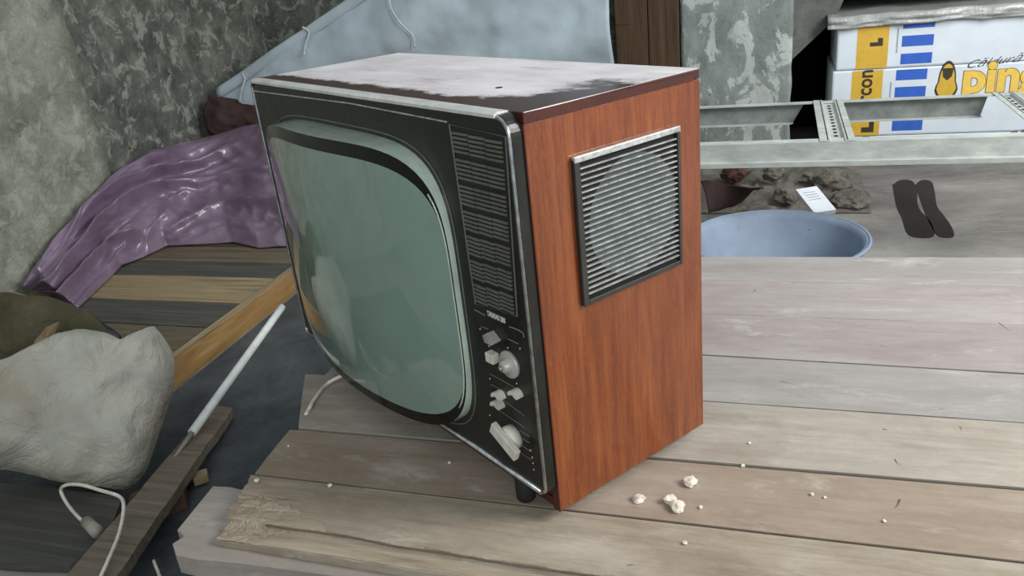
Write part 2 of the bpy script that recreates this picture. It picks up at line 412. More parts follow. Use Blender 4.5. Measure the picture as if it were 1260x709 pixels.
# plastered pier
def pier():
    bm = bmesh.new()
    x0, x1, y0 = -.172, at(975, 60, y=2.95).x, 2.95
    nx, nz = 30, 50
    V = [[bm.verts.new((x0+(x1-x0)*i/nx + (.012*fn3((3, 1, 1.3*j/nz), 6) if i == nx else 0), y0+.012*fn3((x0+(x1-x0)*i/nx, 0, 1.3*j/nz), 5, 2), 1.3*j/nz)) for j in range(nz+1)] for i in range(nx+1)]
    for i in range(nx):
        for j in range(nz): bm.faces.new((V[i][j], V[i+1][j], V[i+1][j+1], V[i][j+1]))
    B = [bm.verts.new((x1-.02, 3.75, 1.3*j/nz)) for j in range(nz+1)]
    for j in range(nz): bm.faces.new((V[nx][j], B[j], B[j+1], V[nx][j+1]))
    L_ = [bm.verts.new((x0, 3.75, 1.3*j/nz)) for j in range(nz+1)]
    for j in range(nz): bm.faces.new((L_[j], V[0][j], V[0][j+1], L_[j+1]))
    return struct(bm_link('trim_2', bm, 'pillar', None, True, False))
pier()
# sloping concrete slab over the dark hollow, and on above the packs
bm = bmesh.new()
a = at(975, 0, y=3.1); b = at(975, 72, y=3.1); c = at(1028, 22, y=3.1); d = at(1040, 2, y=3.1)
prism(bm, [(b.x-.02, 1.2), (b.x-.02, b.z-.01), (b.x, b.z), (c.x, c.z), (d.x, d.z+.03), (2.2, d.z-.02), (2.2, 1.2)], 'y', 3.08, 3.75)
struct(bm_link('trim_3', bm, 'slab', None, False, False))
struct(boxo('wall_right', (2.1, 2.2, 1.9, 3.9, 0, 1.9), 'slab'))

# stains on the floor: dark pair of long blotches
def decal(name, pts, z, mat, parent, lift=.0015, jit=0):
    bm = bmesh.new(); P = [at(u, v, z=z) for u, v in pts]; P = smooth_path(P+[P[0]], 4)[:-1]
    L0 = parent.location
    prism(bm, [(p.x-L0.x, p.y-L0.y) for p in P], 'z', z-L0.z, z+lift-L0.z); return bm_link(name, bm, mat, parent)
# ------------------------------------------------------------------ boards the television stands on
def plank(name, pts, z1, th, mat, label, cat='board', group=None, sub=24, warp=.0006, bev=.0012, rag=0, ragx=None):
    """pts: outline polygon in world xy at the top; edges are subdivided and roughened"""
    out = []
    n = len(pts)
    for i in range(n):
        p, q = Vector(pts[i]), Vector(pts[(i+1) % n]); L = (q-p).length; k = max(1, int(L/.03))
        nr = Vector(((q-p).y, -(q-p).x)).normalized()
        for j in range(k):
            s = p.lerp(q, j/k); w = warp*fn3((s.x, s.y, z1), 9, 5)
            if ragx is not None and s.x < ragx: w += rag*fn3((s.x, s.y, 1), 42, 2)
            out.append(s + nr*w*(1 if j else 0))
    bm = bmesh.new(); prism(bm, [(p.x, p.y) for p in out], 'z', z1-th, z1)
    es = [e for e in bm.edges if abs(e.verts[0].co.z-z1) < 1e-6 and abs(e.verts[1].co.z-z1) < 1e-6]
    if bev: bmesh.ops.bevel(bm, geom=es, offset=bev, segments=2, profile=.5, affect='EDGES')
    o = bm_link(name, bm, mat); return tag(o, label, cat, group)
XR = 1.75
def xy(u, v, z=TABLE): p = at(u, v, z=z); return (p.x, p.y)
def yline(p0, p1, z=TABLE, x=0):
    a, b = at(*p0, z=z), at(*p1, z=z); t = (x-a.x)/(b.x-a.x); return a.y+(b.y-a.y)*t
ge = 'boards of the deck under the television'
yl = [[(868,316),(1260,317)], [(866,345),(1260,353)], [(866,386),(1260,400)], [(868,437),(1260,460)], [(866,493),(1260,520)], [(815,565),(1260,602)]]
def ends(k): return (yline(*yl[k], x=-.5), yline(*yl[k], x=XR))
g = .0022
specs = [('board_grey', -.50, 'grey weathered board at the far edge of the deck, nearest the blue-grey basin'),
         ('board_pink', -.53, 'pinkish grey deck board, second from the far edge behind the television'),
         ('board_pink', -.49, 'narrow grey-pink deck board, third from the basin side'),
         ('board_grey', -.52, 'bluish grey deck board with whitish scuffs beside the cabinet, past the long black gap'),
         ('board_cream', -.56, 'cream-grey deck board touching the rear bottom corner of the television cabinet')]
for k, (mt, xl, lb) in enumerate(specs):
    a0, a1 = ends(k); b0, b1 = ends(k+1); gg = g if k in (2, 4) else .0004
    if k == 4: pts = [(xy(390,450)[0], b0+gg), (XR, b1+gg), (XR, a1-gg), (xl, a0-gg)]; pts[0] = (xy(366,527)[0], yline((365,528),(590,555), x=-.5)+.004)
    else:
        gt = g if k in (3,) else .0004; pts = [(xl, b0+gg), (XR, b1+gg), (XR, a1-gt), (xl, a0-gt)]
    plank('deck_board', pts, TABLE, .028, mt, lb, 'board', ge)
gap = yline((365,528),(590,555), x=-.5)
# front upper board: split, broken left end, worn front edge
p1 = xy(352,533); p2 = xy(303,590); p3 = xy(264,656); p4 = xy(500,694)
r1 = yline((815,565),(1260,602), x=XR)
split = yline((341,587),(517,608), x=-.3)
yfR = -.135
plank('deck_board', [(p1[0], gap-.004), (p2[0]+.004, split+.004), (XR, split+.012), (XR, r1-.003), (-.1, yline((815,565),(1260,602), x=-.1)-.003)][0:1] + [(p2[0]+.004, split+.003), (XR, split+.003), (XR, r1-.003)], TABLE, .022, 'board_rosy',
      'reddish grey deck board under the front corner of the television, next to the front board', 'board', ge, rag=.004, ragx=-.44)
rA, rB = at(328, 643, z=TABLE), at(500, 671, z=TABLE)
def ridge_y(x): return rA.y+(rB.y-rA.y)*(x-rA.x)/(rB.x-rA.x) if x < -.05 else rA.y+(rB.y-rA.y)*(-.05-rA.x)/(rB.x-rA.x)
def front_y(x): return p3[1]+(p4[1]-p3[1])*min(1, max(0, (x-p3[0])/(p4[0]-p3[0])))
def left_x(y): return p2[0]+(p3[0]-p2[0])*(split-y)/(split-p3[1])+.006*fn3((y, 0, 0), 60, 2)
NX, NY = 220, 40
bm = bmesh.new(); V = []
def fz(x, y):
    r = ridge_y(x)+.004*fn3((x, 0, 3), 9); d = r-y; lx = x-left_x(y)
    r = min(r, split-.02)
    z = TABLE-.0003
    if d > 0: z -= .0075*min(1, d/.003)+.05*max(0, d-.006)+.0015*fn3((x*.6, y*6, 1), 14)
    if lx < .11 and y < split-.02:
        k = min(1, (.11-lx)/.05)*min(1, (split-.02-y)/.02); z -= k*(.0022+.0045*abs(fn3((x*.35, y*3.2, 2), 40)))
    return z
for i in range(NX+1):
    t = i/NX; t = t*t*.75+t*.25; row = []
    for j in range(NY+1):
        s_ = j/NY; y = (split-.0012)+((-.1)-(split-.0012))*s_
        xl_ = left_x(y); x = xl_+(XR-xl_)*t
        y = (split-.0012)+((front_y(x)+.0015*fn3((x, 1, 1), 22))-(split-.0012))*s_
        row.append(bm.verts.new((x, y, fz(x, y))))
    V.append(row)
for i in range(NX):
    for j in range(NY): bm.faces.new((V[i][j], V[i+1][j], V[i+1][j+1], V[i][j+1]))
peri = [V[i][0] for i in range(NX+1)]+[V[NX][j] for j in range(1, NY+1)]+[V[i][NY] for i in range(NX-1, -1, -1)]+[V[0][j] for j in range(NY-1, 0, -1)]
low = [bm.verts.new((v.co.x, v.co.y, TABLE-.0215)) for v in peri]
for k in range(len(peri)): bm.faces.new((peri[k], peri[(k+1) % len(peri)], low[(k+1) % len(peri)], low[k]))
bm.faces.new(low)
fb = tag(bm_link('deck_board', bm, 'board_old'), 'front deck board with the splintered yellowish broken left end', 'board', ge)
# bare splintered wood: broken end and the split strip along the front
bm = bmesh.new(); L0 = fb.location
def patch(x, y): return Vector((x, y, fz(x, y)+.0007))-L0
V = []
for i in range(161):
    row = []
    t = i/160
    for j in range(21):
        x0p = left_x(front_y(p3[0]))+.001; x = x0p+.001+(t**1.6)*1.0
        r = ridge_y(x)+.004*fn3((x, 0, 3), 9)-.0075
        lx = x-x0p; top_ = r+max(0, (split-.012-r))*max(0, min(1, (1-lx/.17)**.8*(.75+.5*fn3((x, 4, 4), 30))))*(lx < .17) if lx < .17 else r
        y = front_y(x)+.0015+(top_-front_y(x)-.0015)*j/20
        xx = max(x, left_x(y)+.001) if lx < .06 else x
        row.append(bm.verts.new(patch(xx+(0 if lx > .06 else (left_x(y)-left_x(front_y(x)))*(1-lx/.06)*.0), y)))
    V.append(row)
for i in range(160):
    for j in range(20): bm.faces.new((V[i][j], V[i+1][j], V[i+1][j+1], V[i][j+1]))
bmesh.ops.remove_doubles(bm, verts=bm.verts[:], dist=.00005)
o = bm_link('splintered_edge', bm, 'raw_wood', fb); o['label'] = 'bare splintered cream wood along the broken edge'
gp = [Vector((x, ridge_y(x)+.004*fn3((x, 0, 3), 9)-.0015, TABLE-.0022))-L0 for x in [rA.x+(1.5-rA.x)*k/120 for k in range(121)]]
bm = bmesh.new(); tube(bm, gp, .0014, 6, r2=.0022); bm_link('split_line', bm, 'crack', fb)
bnames = sorted([o for o in COL.objects if o.name.startswith('deck_board') and o.parent is None], key=lambda o: o.name)
def scar(bi, pts, r):
    o = bnames[bi]; bm = bmesh.new(); tube(bm, smooth_path([at(u, v, z=TABLE-r*.55)-o.location for u, v in pts], 5), r, 6, r2=r*.4); bm_link('scar', bm, 'crack', o)
scar(5, [(1107,616),(1104,623),(1100,627),(1096,632)], .0022)
scar(4, [(1087,529),(1091,530),(1094,530)], .0022); scar(4, [(1101,566),(1104,571),(1108,574),(1102,579)], .0014)
scar(4, [(1181,526),(1183,530),(1181,534)], .0013)
scar(3, [(961,470),(970,472),(979,474),(981,479)], .0013); scar(2, [(1229,398),(1240,406),(1256,417)], .0015)
scar(1, [(930,357),(925,361),(919,366)], .0014); scar(2, [(1082,426),(1092,427),(1106,428)], .0010)
zlow = TABLE-.022
q = [xy(262,598,zlow), xy(240,625,zlow), xy(213,668,zlow), xy(214,682,zlow)]
plank('deck_board', [xy(303,604,zlow), q[0], xy(243,622,zlow), xy(218,652,zlow), xy(228,660,zlow), xy(212,669,zlow), xy(216,683,zlow), (-.26, yline((216,683),(411,709), zlow, x=-.26)), (XR, yline((216,683),(411,709), zlow, x=-.26)+.004), (XR, .02), (-.3, xy(303,604,zlow)[1])],
      zlow, .03, 'board_low', 'lowest pinkish board with ragged grey end jutting out under the front board', 'board', None, rag=.012, ragx=-.42)
# bearers carrying the boards
for bx in (-.28, 1.2):
    bm = bmesh.new(); box(bm, bx-.05, bx+.05, .035, .90, 0, TABLE-.028, bev=.006)
    tag(bm_link('timber_bearer', bm, 'plank_umber'), 'rough timber bearer carrying the deck boards %s' % ('below the television' if bx < 0 else 'at their far right end'), 'timber', 'bearers under the deck')
    bm = bmesh.new(); box(bm, bx-.05, bx+.05, -.13, .0, 0, zlow-.03, bev=.006)
    tag(bm_link('timber_block', bm, 'plank_umber'), 'short timber block carrying the lowest front board %s' % ('at its ragged left end' if bx < 0 else 'at its right end'), 'timber', 'bearers under the deck')
exec_marks = True
decal('floor_stain', [(1098,228),(1108,222),(1122,223),(1128,234),(1129,250),(1133,260),(1144,272),(1150,288),(1142,293),(1124,292),(1115,286),(1110,270),(1103,254)], 0, 'stain', fl)
decal('floor_stain', [(1126,228),(1134,222),(1146,224),(1150,236),(1153,254),(1160,264),(1170,278),(1174,290),(1166,293),(1153,290),(1144,276),(1137,260),(1132,246)], 0, 'stain', fl)
# ------------------------------------------------------------------ television
TV = thing('television', 'old box television with wooden cabinet, bulging green-grey screen and side speaker grille', 'television', (0, 0, TABLE), -TH)
WT, DT, HT, BP, BL = .709, .273, .5, .0155, .0295
z0, z1 = FOOT, FOOT+HT
sh = .012
# cabinet shell: each side a panel
boxo('top_panel', (-WT, 0, 0, DT, z1-sh, z1), 'top', TV, bev=.0015)['label'] = 'dusty pale top panel with painted-in sheen and dark red-brown edges'
boxo('side_panel', (-sh, 0, 0, DT, z0, z1-sh-.0004), 'veneer', TV, bev=.001)['label'] = 'glossy orange-brown veneered right side'
boxo('side_panel', (-WT, -WT+sh, 0, DT, z0, z1-sh-.0004), 'veneer', TV, bev=.001)
boxo('bottom_panel', (-WT+sh, -sh, 0.002, DT, z0, z0+sh), 'edge', TV)
boxo('front_edge', (-sh, .0, -.0012, .0, z0, z1-.012), 'edge', TV)
# darker veneer strip under the top edge on the right
bm = bmesh.new(); prism(bm, [(0.0, z1-.013), (.262, z1-.013), (.262, z1-.006), (0.0, z1-.001), (0, z1-.001)][:4], 'x', -.001, .0006)
bm_link('edge_strip', bm, 'edge', TV)
# screw hole in the top
hp = Vector(CAMT); rr = MT @ np.array([(614-W/2)/F, -(108-H/2)/F, -1.]); hp = CAMT + rr*((z1-CAMT[2])/rr[2])
bm = bmesh.new(); lathe(bm, [(.0045, .0), (.0045, .0006)], (hp[0], hp[1], z1), seg=16); bm_link('hole', bm, 'black', TV)
# back cover
bm = bmesh.new()
def rect_ring(x0, x1, y, za, zb): return [bm.verts.new(p) for p in ((x0,y,za),(x1,y,za),(x1,y,zb),(x0,y,zb))]
R = [rect_ring(-WT+.01, -.01, DT-.002, z0+.01, z1-.01), rect_ring(-WT+.02, -.02, DT+.01, z0+.02, z1-.02), rect_ring(-WT+.14, -.16, DT+.1, z0+.1, z1-.09), rect_ring(-WT+.24, -.26, DT+.13, z0+.17, z1-.16)]
for A, B in zip(R, R[1:]):
    for k in range(4): bm.faces.new((A[k], A[(k+1)%4], B[(k+1)%4], B[k]))
bm.faces.new(R[0]); bm.faces.new(R[-1]); bm_link('back_cover', bm, 'panel_grey', TV)
# feet
for fx, fy in ((-.070, -.001), (-.50, -.001), (-.07, .235), (-.50, .235)):
    bm = bmesh.new(); lathe(bm, [(.011, 0), (.013, .003), (.013, .012), (.013, FOOT+(BL if fy < 0 else .001))], (fx, fy, 0), seg=20); bm_link('foot', bm, 'rubber', TV, True)

# bezel: rounded outline, thickness BP
def rrect(x0, x1, za, zb, r, n=8):
    rs = r if isinstance(r, (tuple, list)) else (r,)*4     # order: br, tr, tl, bl
    out = []
    for (cx, cz, a0, rad) in ((x1-rs[0], za+rs[0], -PI/2, rs[0]), (x1-rs[1], zb-rs[1], 0, rs[1]), (x0+rs[2], zb-rs[2], PI/2, rs[2]), (x0+rs[3], za+rs[3], PI, rs[3])):
        for k in range(n+1):
            a = a0+PI/2*k/n; out.append((cx+rad*math.cos(a), cz+rad*math.sin(a)))
    return out
bx0, bx1, bz0, bz1 = -WT+.001, -.002, z0+BL, z1-.001
bm = bmesh.new(); prism(bm, rrect(bx0, bx1, bz0, bz1, (.012, .022, .012, .012)), 'y', -BP, .012); bm_link('front_bezel', bm, 'panel', TV)
# dark lower skirt between the bezel and the cabinet bottom
boxo('skirt', (-WT+.0125, -.0125, .004, .018, z0+.0125, bz0+.004), 'panel_grey', TV)
def ring_tube(name, path, y, r, mat, seg=8):
    bm = bmesh.new(); tube(bm, [(p[0], y, p[1]) for p in path], r, seg, closed=True); return bm_link(name, bm, mat, TV, True)
ring_tube('chrome_trim', rrect(bx0+.003, bx1-.003, bz0+.003, bz1-.003, (.01, .02, .01, .01)), -BP-.0005, .0026, 'chrome')['label'] = 'worn chrome strip around the front'
bm = bmesh.new(); tube(bm, [(bx0+.012, -BP, bz0+.002), (bx1-.012, -BP, bz0+.002)], .0042, 10); bm_link('chrome_strip', bm, 'chrome', TV, True)
# thicker top strip with a ledge
bm = bmesh.new(); prism(bm, [(-BP-.0035, bz1-.004), (-BP-.0035, bz1-.0005), (-BP+.001, bz1+.0025), (.0, bz1+.001), (0, bz1-.0075)], 'x', bx0+.012, bx1-.022); bm_link('chrome_strip', bm, 'bright', TV)
bm = bmesh.new(); tube(bm, [(p.x, -BP-.0004, p.z) for p in [tvp(313,112,y=-BP), tvp(430,127,y=-BP), tvp(550,150,y=-BP)]], .0011, 6); bm_link('inlay_line', bm, 'alu', TV)

# picture tube: strongly curved glass standing proud of the bezel
cx, cz, hx, hz = -.4045, .262, .2625, .202
def sup(a, n=4.8):
    c_, s_ = math.cos(a), math.sin(a)
    if c_ < 0 and s_ < 0: n -= 2.1*min(1, 3*abs(c_*s_)*2)
    k = (abs(c_)**n+abs(s_)**n)**(-1/n); return c_*k, s_*k
def proud(u, v):
    return .009 - .002*u + .050*(1-u*u)*(1-.22*v*v)
NA = 128
def sp(u, v): return Vector((cx+hx*u, -BP-proud(u, v), cz+hz*v))
outer = [sup(2*PI*k/NA) for k in range(NA)]
def inner_pt(a):
    u, v = sup(a, 4.6); return (u*.993 if u > 0 else u*.972, v*.91 if v > 0 else v*.915)
inner = [inner_pt(2*PI*k/NA) for k in range(NA)]
bm = bmesh.new(); NR = 24; prev = None
ctr = bm.verts.new(sp(0, 0))
for i in range(1, NR+1):
    ring = [bm.verts.new(sp(u*i/NR, v*i/NR)) for u, v in inner]
    for k in range(NA):
        if prev is None: bm.faces.new((ctr, ring[k], ring[(k+1)%NA]))
        else: bm.faces.new((prev[k], ring[k], ring[(k+1)%NA], prev[(k+1)%NA]))
    prev = ring
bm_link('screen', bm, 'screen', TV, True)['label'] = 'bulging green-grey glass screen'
bm = bmesh.new(); prev = None
for i in range(0, 5):
    ring = [bm.verts.new(sp(a[0]+(b[0]-a[0])*i/4, a[1]+(b[1]-a[1])*i/4)) for a, b in zip(inner, outer)]
    if prev:
        for k in range(NA): bm.faces.new((prev[k], ring[k], ring[(k+1)%NA], prev[(k+1)%NA]))
    prev = ring
bm_link('screen_mask', bm, 'screen_mask', TV, True)
bm = bmesh.new(); prev = None
for i in range(0, 6):
    t = i/5; ring = []
    for u, v in outer:
        p = sp(u, v); yb = -BP+.001; y = p.y+(yb-p.y)*t; o_ = .0014*math.sin(t*PI/2)
        ring.append(bm.verts.new((p.x+o_*(1 if u > 0 else -1)*abs(u)**3, y, p.z+o_*(1 if v > 0 else -1)*abs(v)**3)))
    if prev:
        for k in range(NA): bm.faces.new((prev[k], ring[k], ring[(k+1)%NA], prev[(k+1)%NA]))
    prev = ring
bm_link('screen_rim', bm, 'rim', TV, True)['label'] = 'pale dusty glass rim of the picture tube'
ring_tube('screen_groove', [(cx+(hx+.009)*u, cz+(hz+.007)*v) for u, v in outer], -BP-.0002, .0011, 'vent', 6)
bm = bmesh.new(); tube(bm, [sp(u*.992, v*.96)+Vector((0,-.0006,0)) for u, v in [outer[(k-NA//2) % NA] for k in range(NA)] if u > .93], .0011, 6); bm_link('glass_highlight_bead', bm, 'rim', TV, True)

# loudspeaker vents on the control column: three columns of slatted cells, seven rows
vTL, vTR, vBL, vBR = (tvp(*q, y=-BP) for q in ((556,158),(619,172),(587,374),(634,388)))
def vp_(s, t):   # s across, t down
    a = vTL.lerp(vTR, s); b = vBL.lerp(vBR, s); return a.lerp(b, t)
bm = bmesh.new(); m_ = .003
fr = [vp_(-.03,-.02), vp_(1.06,-.02), vp_(1.06,1.0), vp_(-.03,1.0)]
tube(bm, [Vector((p.x, -BP-.0006, p.z)) for p in fr], .0012, 6, closed=True); bm_link('vent_frame', bm, 'vent', TV)
for r in range(7):
    for c_ in range(3):
        bm = bmesh.new()
        for k in range(5):
            t = (r+.06+.84*(k+.5)/5)/7; s0, s1 = (c_+.04)/3, (c_+.96)/3
            a, b = vp_(s0, t), vp_(s1, t); hh = .0027
            box(bm, a.x, b.x, -BP-.0022, -BP+.001, a.z-hh/2, a.z+hh/2)
        bm_link('vent_grille', bm, 'vent', TV)
# name lettering and the thin lines beside it
o_ = tvp(600,387,y=-BP)
text_mesh('name_lettering', 'TAURAS 208', .0095, 'mark', TV, frame_mtx((o_.x, -BP-.0004, o_.z-.001), (1,0,0), (0,0,1)), offset=.0002, sx=.68)
def line(name, pts, r=.0006, mat='mark_dim'):
    bm = bmesh.new(); tube(bm, [Vector((p.x, -BP-.0003, p.z)) for p in [tvp(*q, y=-BP) for q in pts]], r, 5); return bm_link(name, bm, mat, TV)
line('panel_line', [(584,381),(597,388)], .0008, 'mark_dim'); line('panel_line', [(627,402),(638,406),(644,410),(645,415)], .0008, 'mark_dim')
line('panel_line', [(592,402),(601,405)]); line('panel_line', [(625,417),(638,423)])
for qs in ([(603,460),(640,480)], [(604,473),(634,488)], [(606,482),(646,512)], [(604,498),(646,526)], [(640,530),(652,537)], [(640,538),(652,545)], [(642,548),(654,556)], [(642,558),(654,566)]):
    line('scale_line', qs, .0005)
for q in ((591,405),(625,428),(640,429),(602,426),(603,466),(636,472),(603,511),(642,543),(653,554),(655,563),(656,570),(657,578)):
    p = tvp(*q, y=-BP); bm = bmesh.new(); lathe(bm, [(.0011, 0), (.0011, .0006)], (p.x, -BP, p.z), 'y', 10); bm_link('printed_dot', bm, 'mark', TV)
# knobs
p = tvp(608,413,y=-BP)
kb = bmesh.new(); prism(kb, [(p.x-.011, p.z+.0005), (p.x, p.z+.007), (p.x+.014, p.z-.002), (p.x+.006, p.z-.008), (p.x-.008, p.z-.008)], 'y', -BP-.010, -BP+.001); bm_link('pointer_knob', kb, 'knob_grey', TV)
p = tvp(603,441,y=-BP-.008); kb = bmesh.new(); box(kb, p.x-.008, p.x+.0075, -BP-.010, -BP+.001, p.z-.0065, p.z+.0065, bev=.0012); bm_link('push_button', kb, 'knob', TV)
p = tvp(626,449,y=-BP-.003); kb = bmesh.new(); lathe(kb, [(.0175, -.001), (.0178, .003), (.0165, .005), (.013, .0045), (.0125, .0055), (.008, .0055), (.0075, .012), (.006, .0135)], (p.x, -BP, p.z), 'y', 40); di = bm_link('tuning_dial', kb, 'knob_grey', TV, True)
kb = bmesh.new(); lathe(kb, [(.0028, .0132), (.0028, .0165), (.002, .017)], (p.x-.001, -BP, p.z-.001), 'y', 16); bm_link('dial_cap', kb, 'chrome', di, True)
for q in ((614,485),(635,483),(613,496)):
    p = tvp(*q, y=-BP-.004); kb = bmesh.new()
    prism(kb, [(p.x+.0085*math.cos(a)*1.05, p.z-.004+.0085*math.sin(a)) for a in [PI*k/10 for k in range(11)]] + [(p.x-.005, p.z-.0035), (p.x, p.z-.0005), (p.x+.005, p.z-.0035)], 'y', -BP-.011, -BP+.001)
    bm_link('slider_knob', kb, 'knob', TV)
p = tvp(626,538,y=-BP-.006); kb = bmesh.new(); lathe(kb, [(.0165, -.001), (.0165, .010), (.0145, .013)], (p.x+.003, -BP, p.z), 'y', 36); bk = bm_link('selector_knob', kb, 'knob', TV, True)
a, b = tvp(607,527,y=-BP-.018), tvp(634,560,y=-BP-.018)
kb = bmesh.new(); box(kb, -.5*(b-a).length-.003, .5*(b-a).length+.003, -.004, .004, -.0085, .0085, bev=.0012)
mid = (a+b)/2; an = math.atan2(b.z-a.z, b.x-a.x)
kb.transform(Matrix.Translation((mid.x, -BP-.017, mid.z)) @ Matrix.Rotation(-an, 4, 'Y')); bm_link('lever', kb, 'knob', bk)

# side loudspeaker grille (plane x=0)
g0, g1, gz0, gz1 = .059, .230, .279, .453
def sidebox(name, ya, yb, za, zb, xa, xb, mat, parent=TV, bev=0): return boxo(name, (xa, xb, ya, yb, za, zb), mat, parent, bev)
gr = sidebox('speaker_grille', g0, g1, gz0, gz1, .0003, .0012, 'black')
for nm, d in (('frame', (g0, g0+.008, gz0, gz1)), ('frame', (g1-.005, g1, gz0, gz1)), ('frame', (g0+.008, g1-.005, gz0, gz0+.006))):
    sidebox(nm, *d, .0012, .006, 'panel_grey', gr, .0008)
sidebox('frame', g0, g1, gz1-.004, gz1+.003, .0012, .0065, 'alu', gr, .0008)['label'] = 'bright aluminium top edge of the grille frame'
bm = bmesh.new(); n = 23
ca = ((g0+g1)/2+.008, (gz0+gz1)/2)
for i, (r0, x) in enumerate(((.074, .0014), (.04, .0018))):
    rings = [bm.verts.new((x, ca[0]+r0*math.cos(2*PI*k/40), ca[1]+r0*math.sin(2*PI*k/40))) for k in range(40)]; bm.faces.new(rings)
bm_link('loudspeaker_cone', bm, 'speaker', gr)
for k in range(n):
    z = gz0+.0095+(gz1-gz0-.018)*(k+.5)/n
    bm = bmesh.new(); prism(bm, [(.0024, z-.0008), (.0050, z-.0006), (.0052, z+.0008), (.0024, z+.0010)], 'y', g0+.009, g1-.006); 
    bm_link('slat', bm, 'alu', gr)

# mains lead coming out under the set
cz_ = TABLE+.003
pts = [at(470,462,z=cz_), at(437,459,z=cz_+.012), at(422,462,z=cz_+.008), at(402,473,z=cz_), at(388,490,z=cz_), at(380,504,z=cz_-.001), at(375,516,z=cz_-.02), at(372,540,z=.2)]
bm = bmesh.new(); tube(bm, smooth_path(pts), .0033, 8); tag(bm_link('mains_cable', bm, 'cable', None, True), 'short white cable curling from under the television over the board end', 'cable')

# plaster crumbs on the boards
cg = 'white plaster crumbs on the deck boards'
crumbs = [(786,613,.0075,'flat white plaster crumb, leftmost of the larger lumps by the cabinet corner'), (824,614,.008,'white plaster lump touching a larger one right of the cabinet corner'), (833,622,.0095,'largest white plaster lump of the touching pair on the deck'),
          (849,592,.009,'white plaster lump nearest the long plank gap beside the cabinet'), (862,624,.0028,'tiny white speck just right of the lump pair'), (914,573,.003,'tiny white speck lying on the long plank gap'),
          (922,545,.0022,'tiny white speck beyond the long plank gap, right of the cabinet'), (999,608,.0025,'tiny white speck left of its twin in the middle of the right deck'), (1015,612,.002,'smaller white speck right of its twin on the right deck'), (1088,641,.0024,'white speck near the small black scar in the deck'), (843,668,.0028,'white speck low in front of the lumps'),
          (316,591,.004,'flat white crumb at the left tip of the front board'), (406,597,.0035,'white crumb on the split of the front boards left of the television'), (553,569,.0025,'white speck in front of the screen'), (355,549,.0022,'white speck near the left end of the reddish board')]
for u, v, r, lb in crumbs:
    p = at(u, v, z=TABLE+r*.6); bm = bmesh.new(); bmesh.ops.create_icosphere(bm, subdivisions=2, radius=r)
    for vv in bm.verts:
        vv.co *= 1+.45*fn3(vv.co/r, 1.3, u); vv.co.z *= .7; vv.co.z = max(vv.co.z, -r*.5)
    bm.transform(Matrix.Translation(p)); o = bm_link('plaster_crumb', bm, 'crumb'); o.location.z = TABLE+.0002
    tag(o, lb, 'crumb', cg)

# ------------------------------------------------------------------ behind: steel stud frame
ZR = .40
fyf = at(1100, 145, z=ZR).y; nyf = at(1100, 200, z=ZR-.06).y
SF = thing('steel_stud_frame', 'galvanised steel stud frame lying level behind the deck, like a wide ladder', 'metal frame', (.5, 1.9, 0))
off = Vector((-.5, -1.9, 0))
ynear = at(1060, 182, z=ZR).y; yfar = at(1060, 122, z=ZR+.02).y
XA, XB = -.35, 1.7
def rail(name, prof, mat='galv', x0=XA, x1=XB):
    bm = bmesh.new(); prism(bm, [(p[0]-1.9, p[1]) for p in prof], 'x', x0-.5, x1-.5); return bm_link(name, bm, mat, SF)
# near rail: upright web with a lip at its foot
zt = ZR+.02; zb = zt-.055
r_ = rail('rail', [(ynear, zt), (ynear+.045, zt), (ynear+.045, zt-.002), (ynear+.002, zt-.002), (ynear+.002, zb), (ynear-.018, zb), (ynear-.018, zb-.012), (ynear-.0195, zb-.012), (ynear-.0195, zb+.002), (ynear, zb+.002)])
r_['label'] = 'near pale rail with a bright lip'
yf = yfar
r2_ = rail('rail', [(yf-.03, zt), (yf+.002, zt), (yf+.002, zt-.004), (yf-.03, zt-.004)], 'galv')
for (ua, ub, uc) in ((None, 990, 976), (1038, 1215, 1206)):
    xa = XA if ua is None else at(ua, 135, y=yf).x; xb, xc = at(ub, 126, y=yf).x, at(uc, 145, y=yf).x
    bm = bmesh.new(); prism(bm, [(xa-.5, zt-.0042), (xb-.5, zt-.0042), (xc-.5, zt-.072), (xa-.5, zt-.072)], 'y', yf-1.9, yf+.002-1.9); wb = bm_link('web', bm, 'galv_dark', r2_)
    bm = bmesh.new(); prism(bm, [(xa-.5, zt-.0722), (xc-.5, zt-.0722), (xc-.51, zt-.075), (xa-.5, zt-.075)], 'y', yf-.028-1.9, yf+.002-1.9); bm_link('lip', bm, 'galv', r2_)
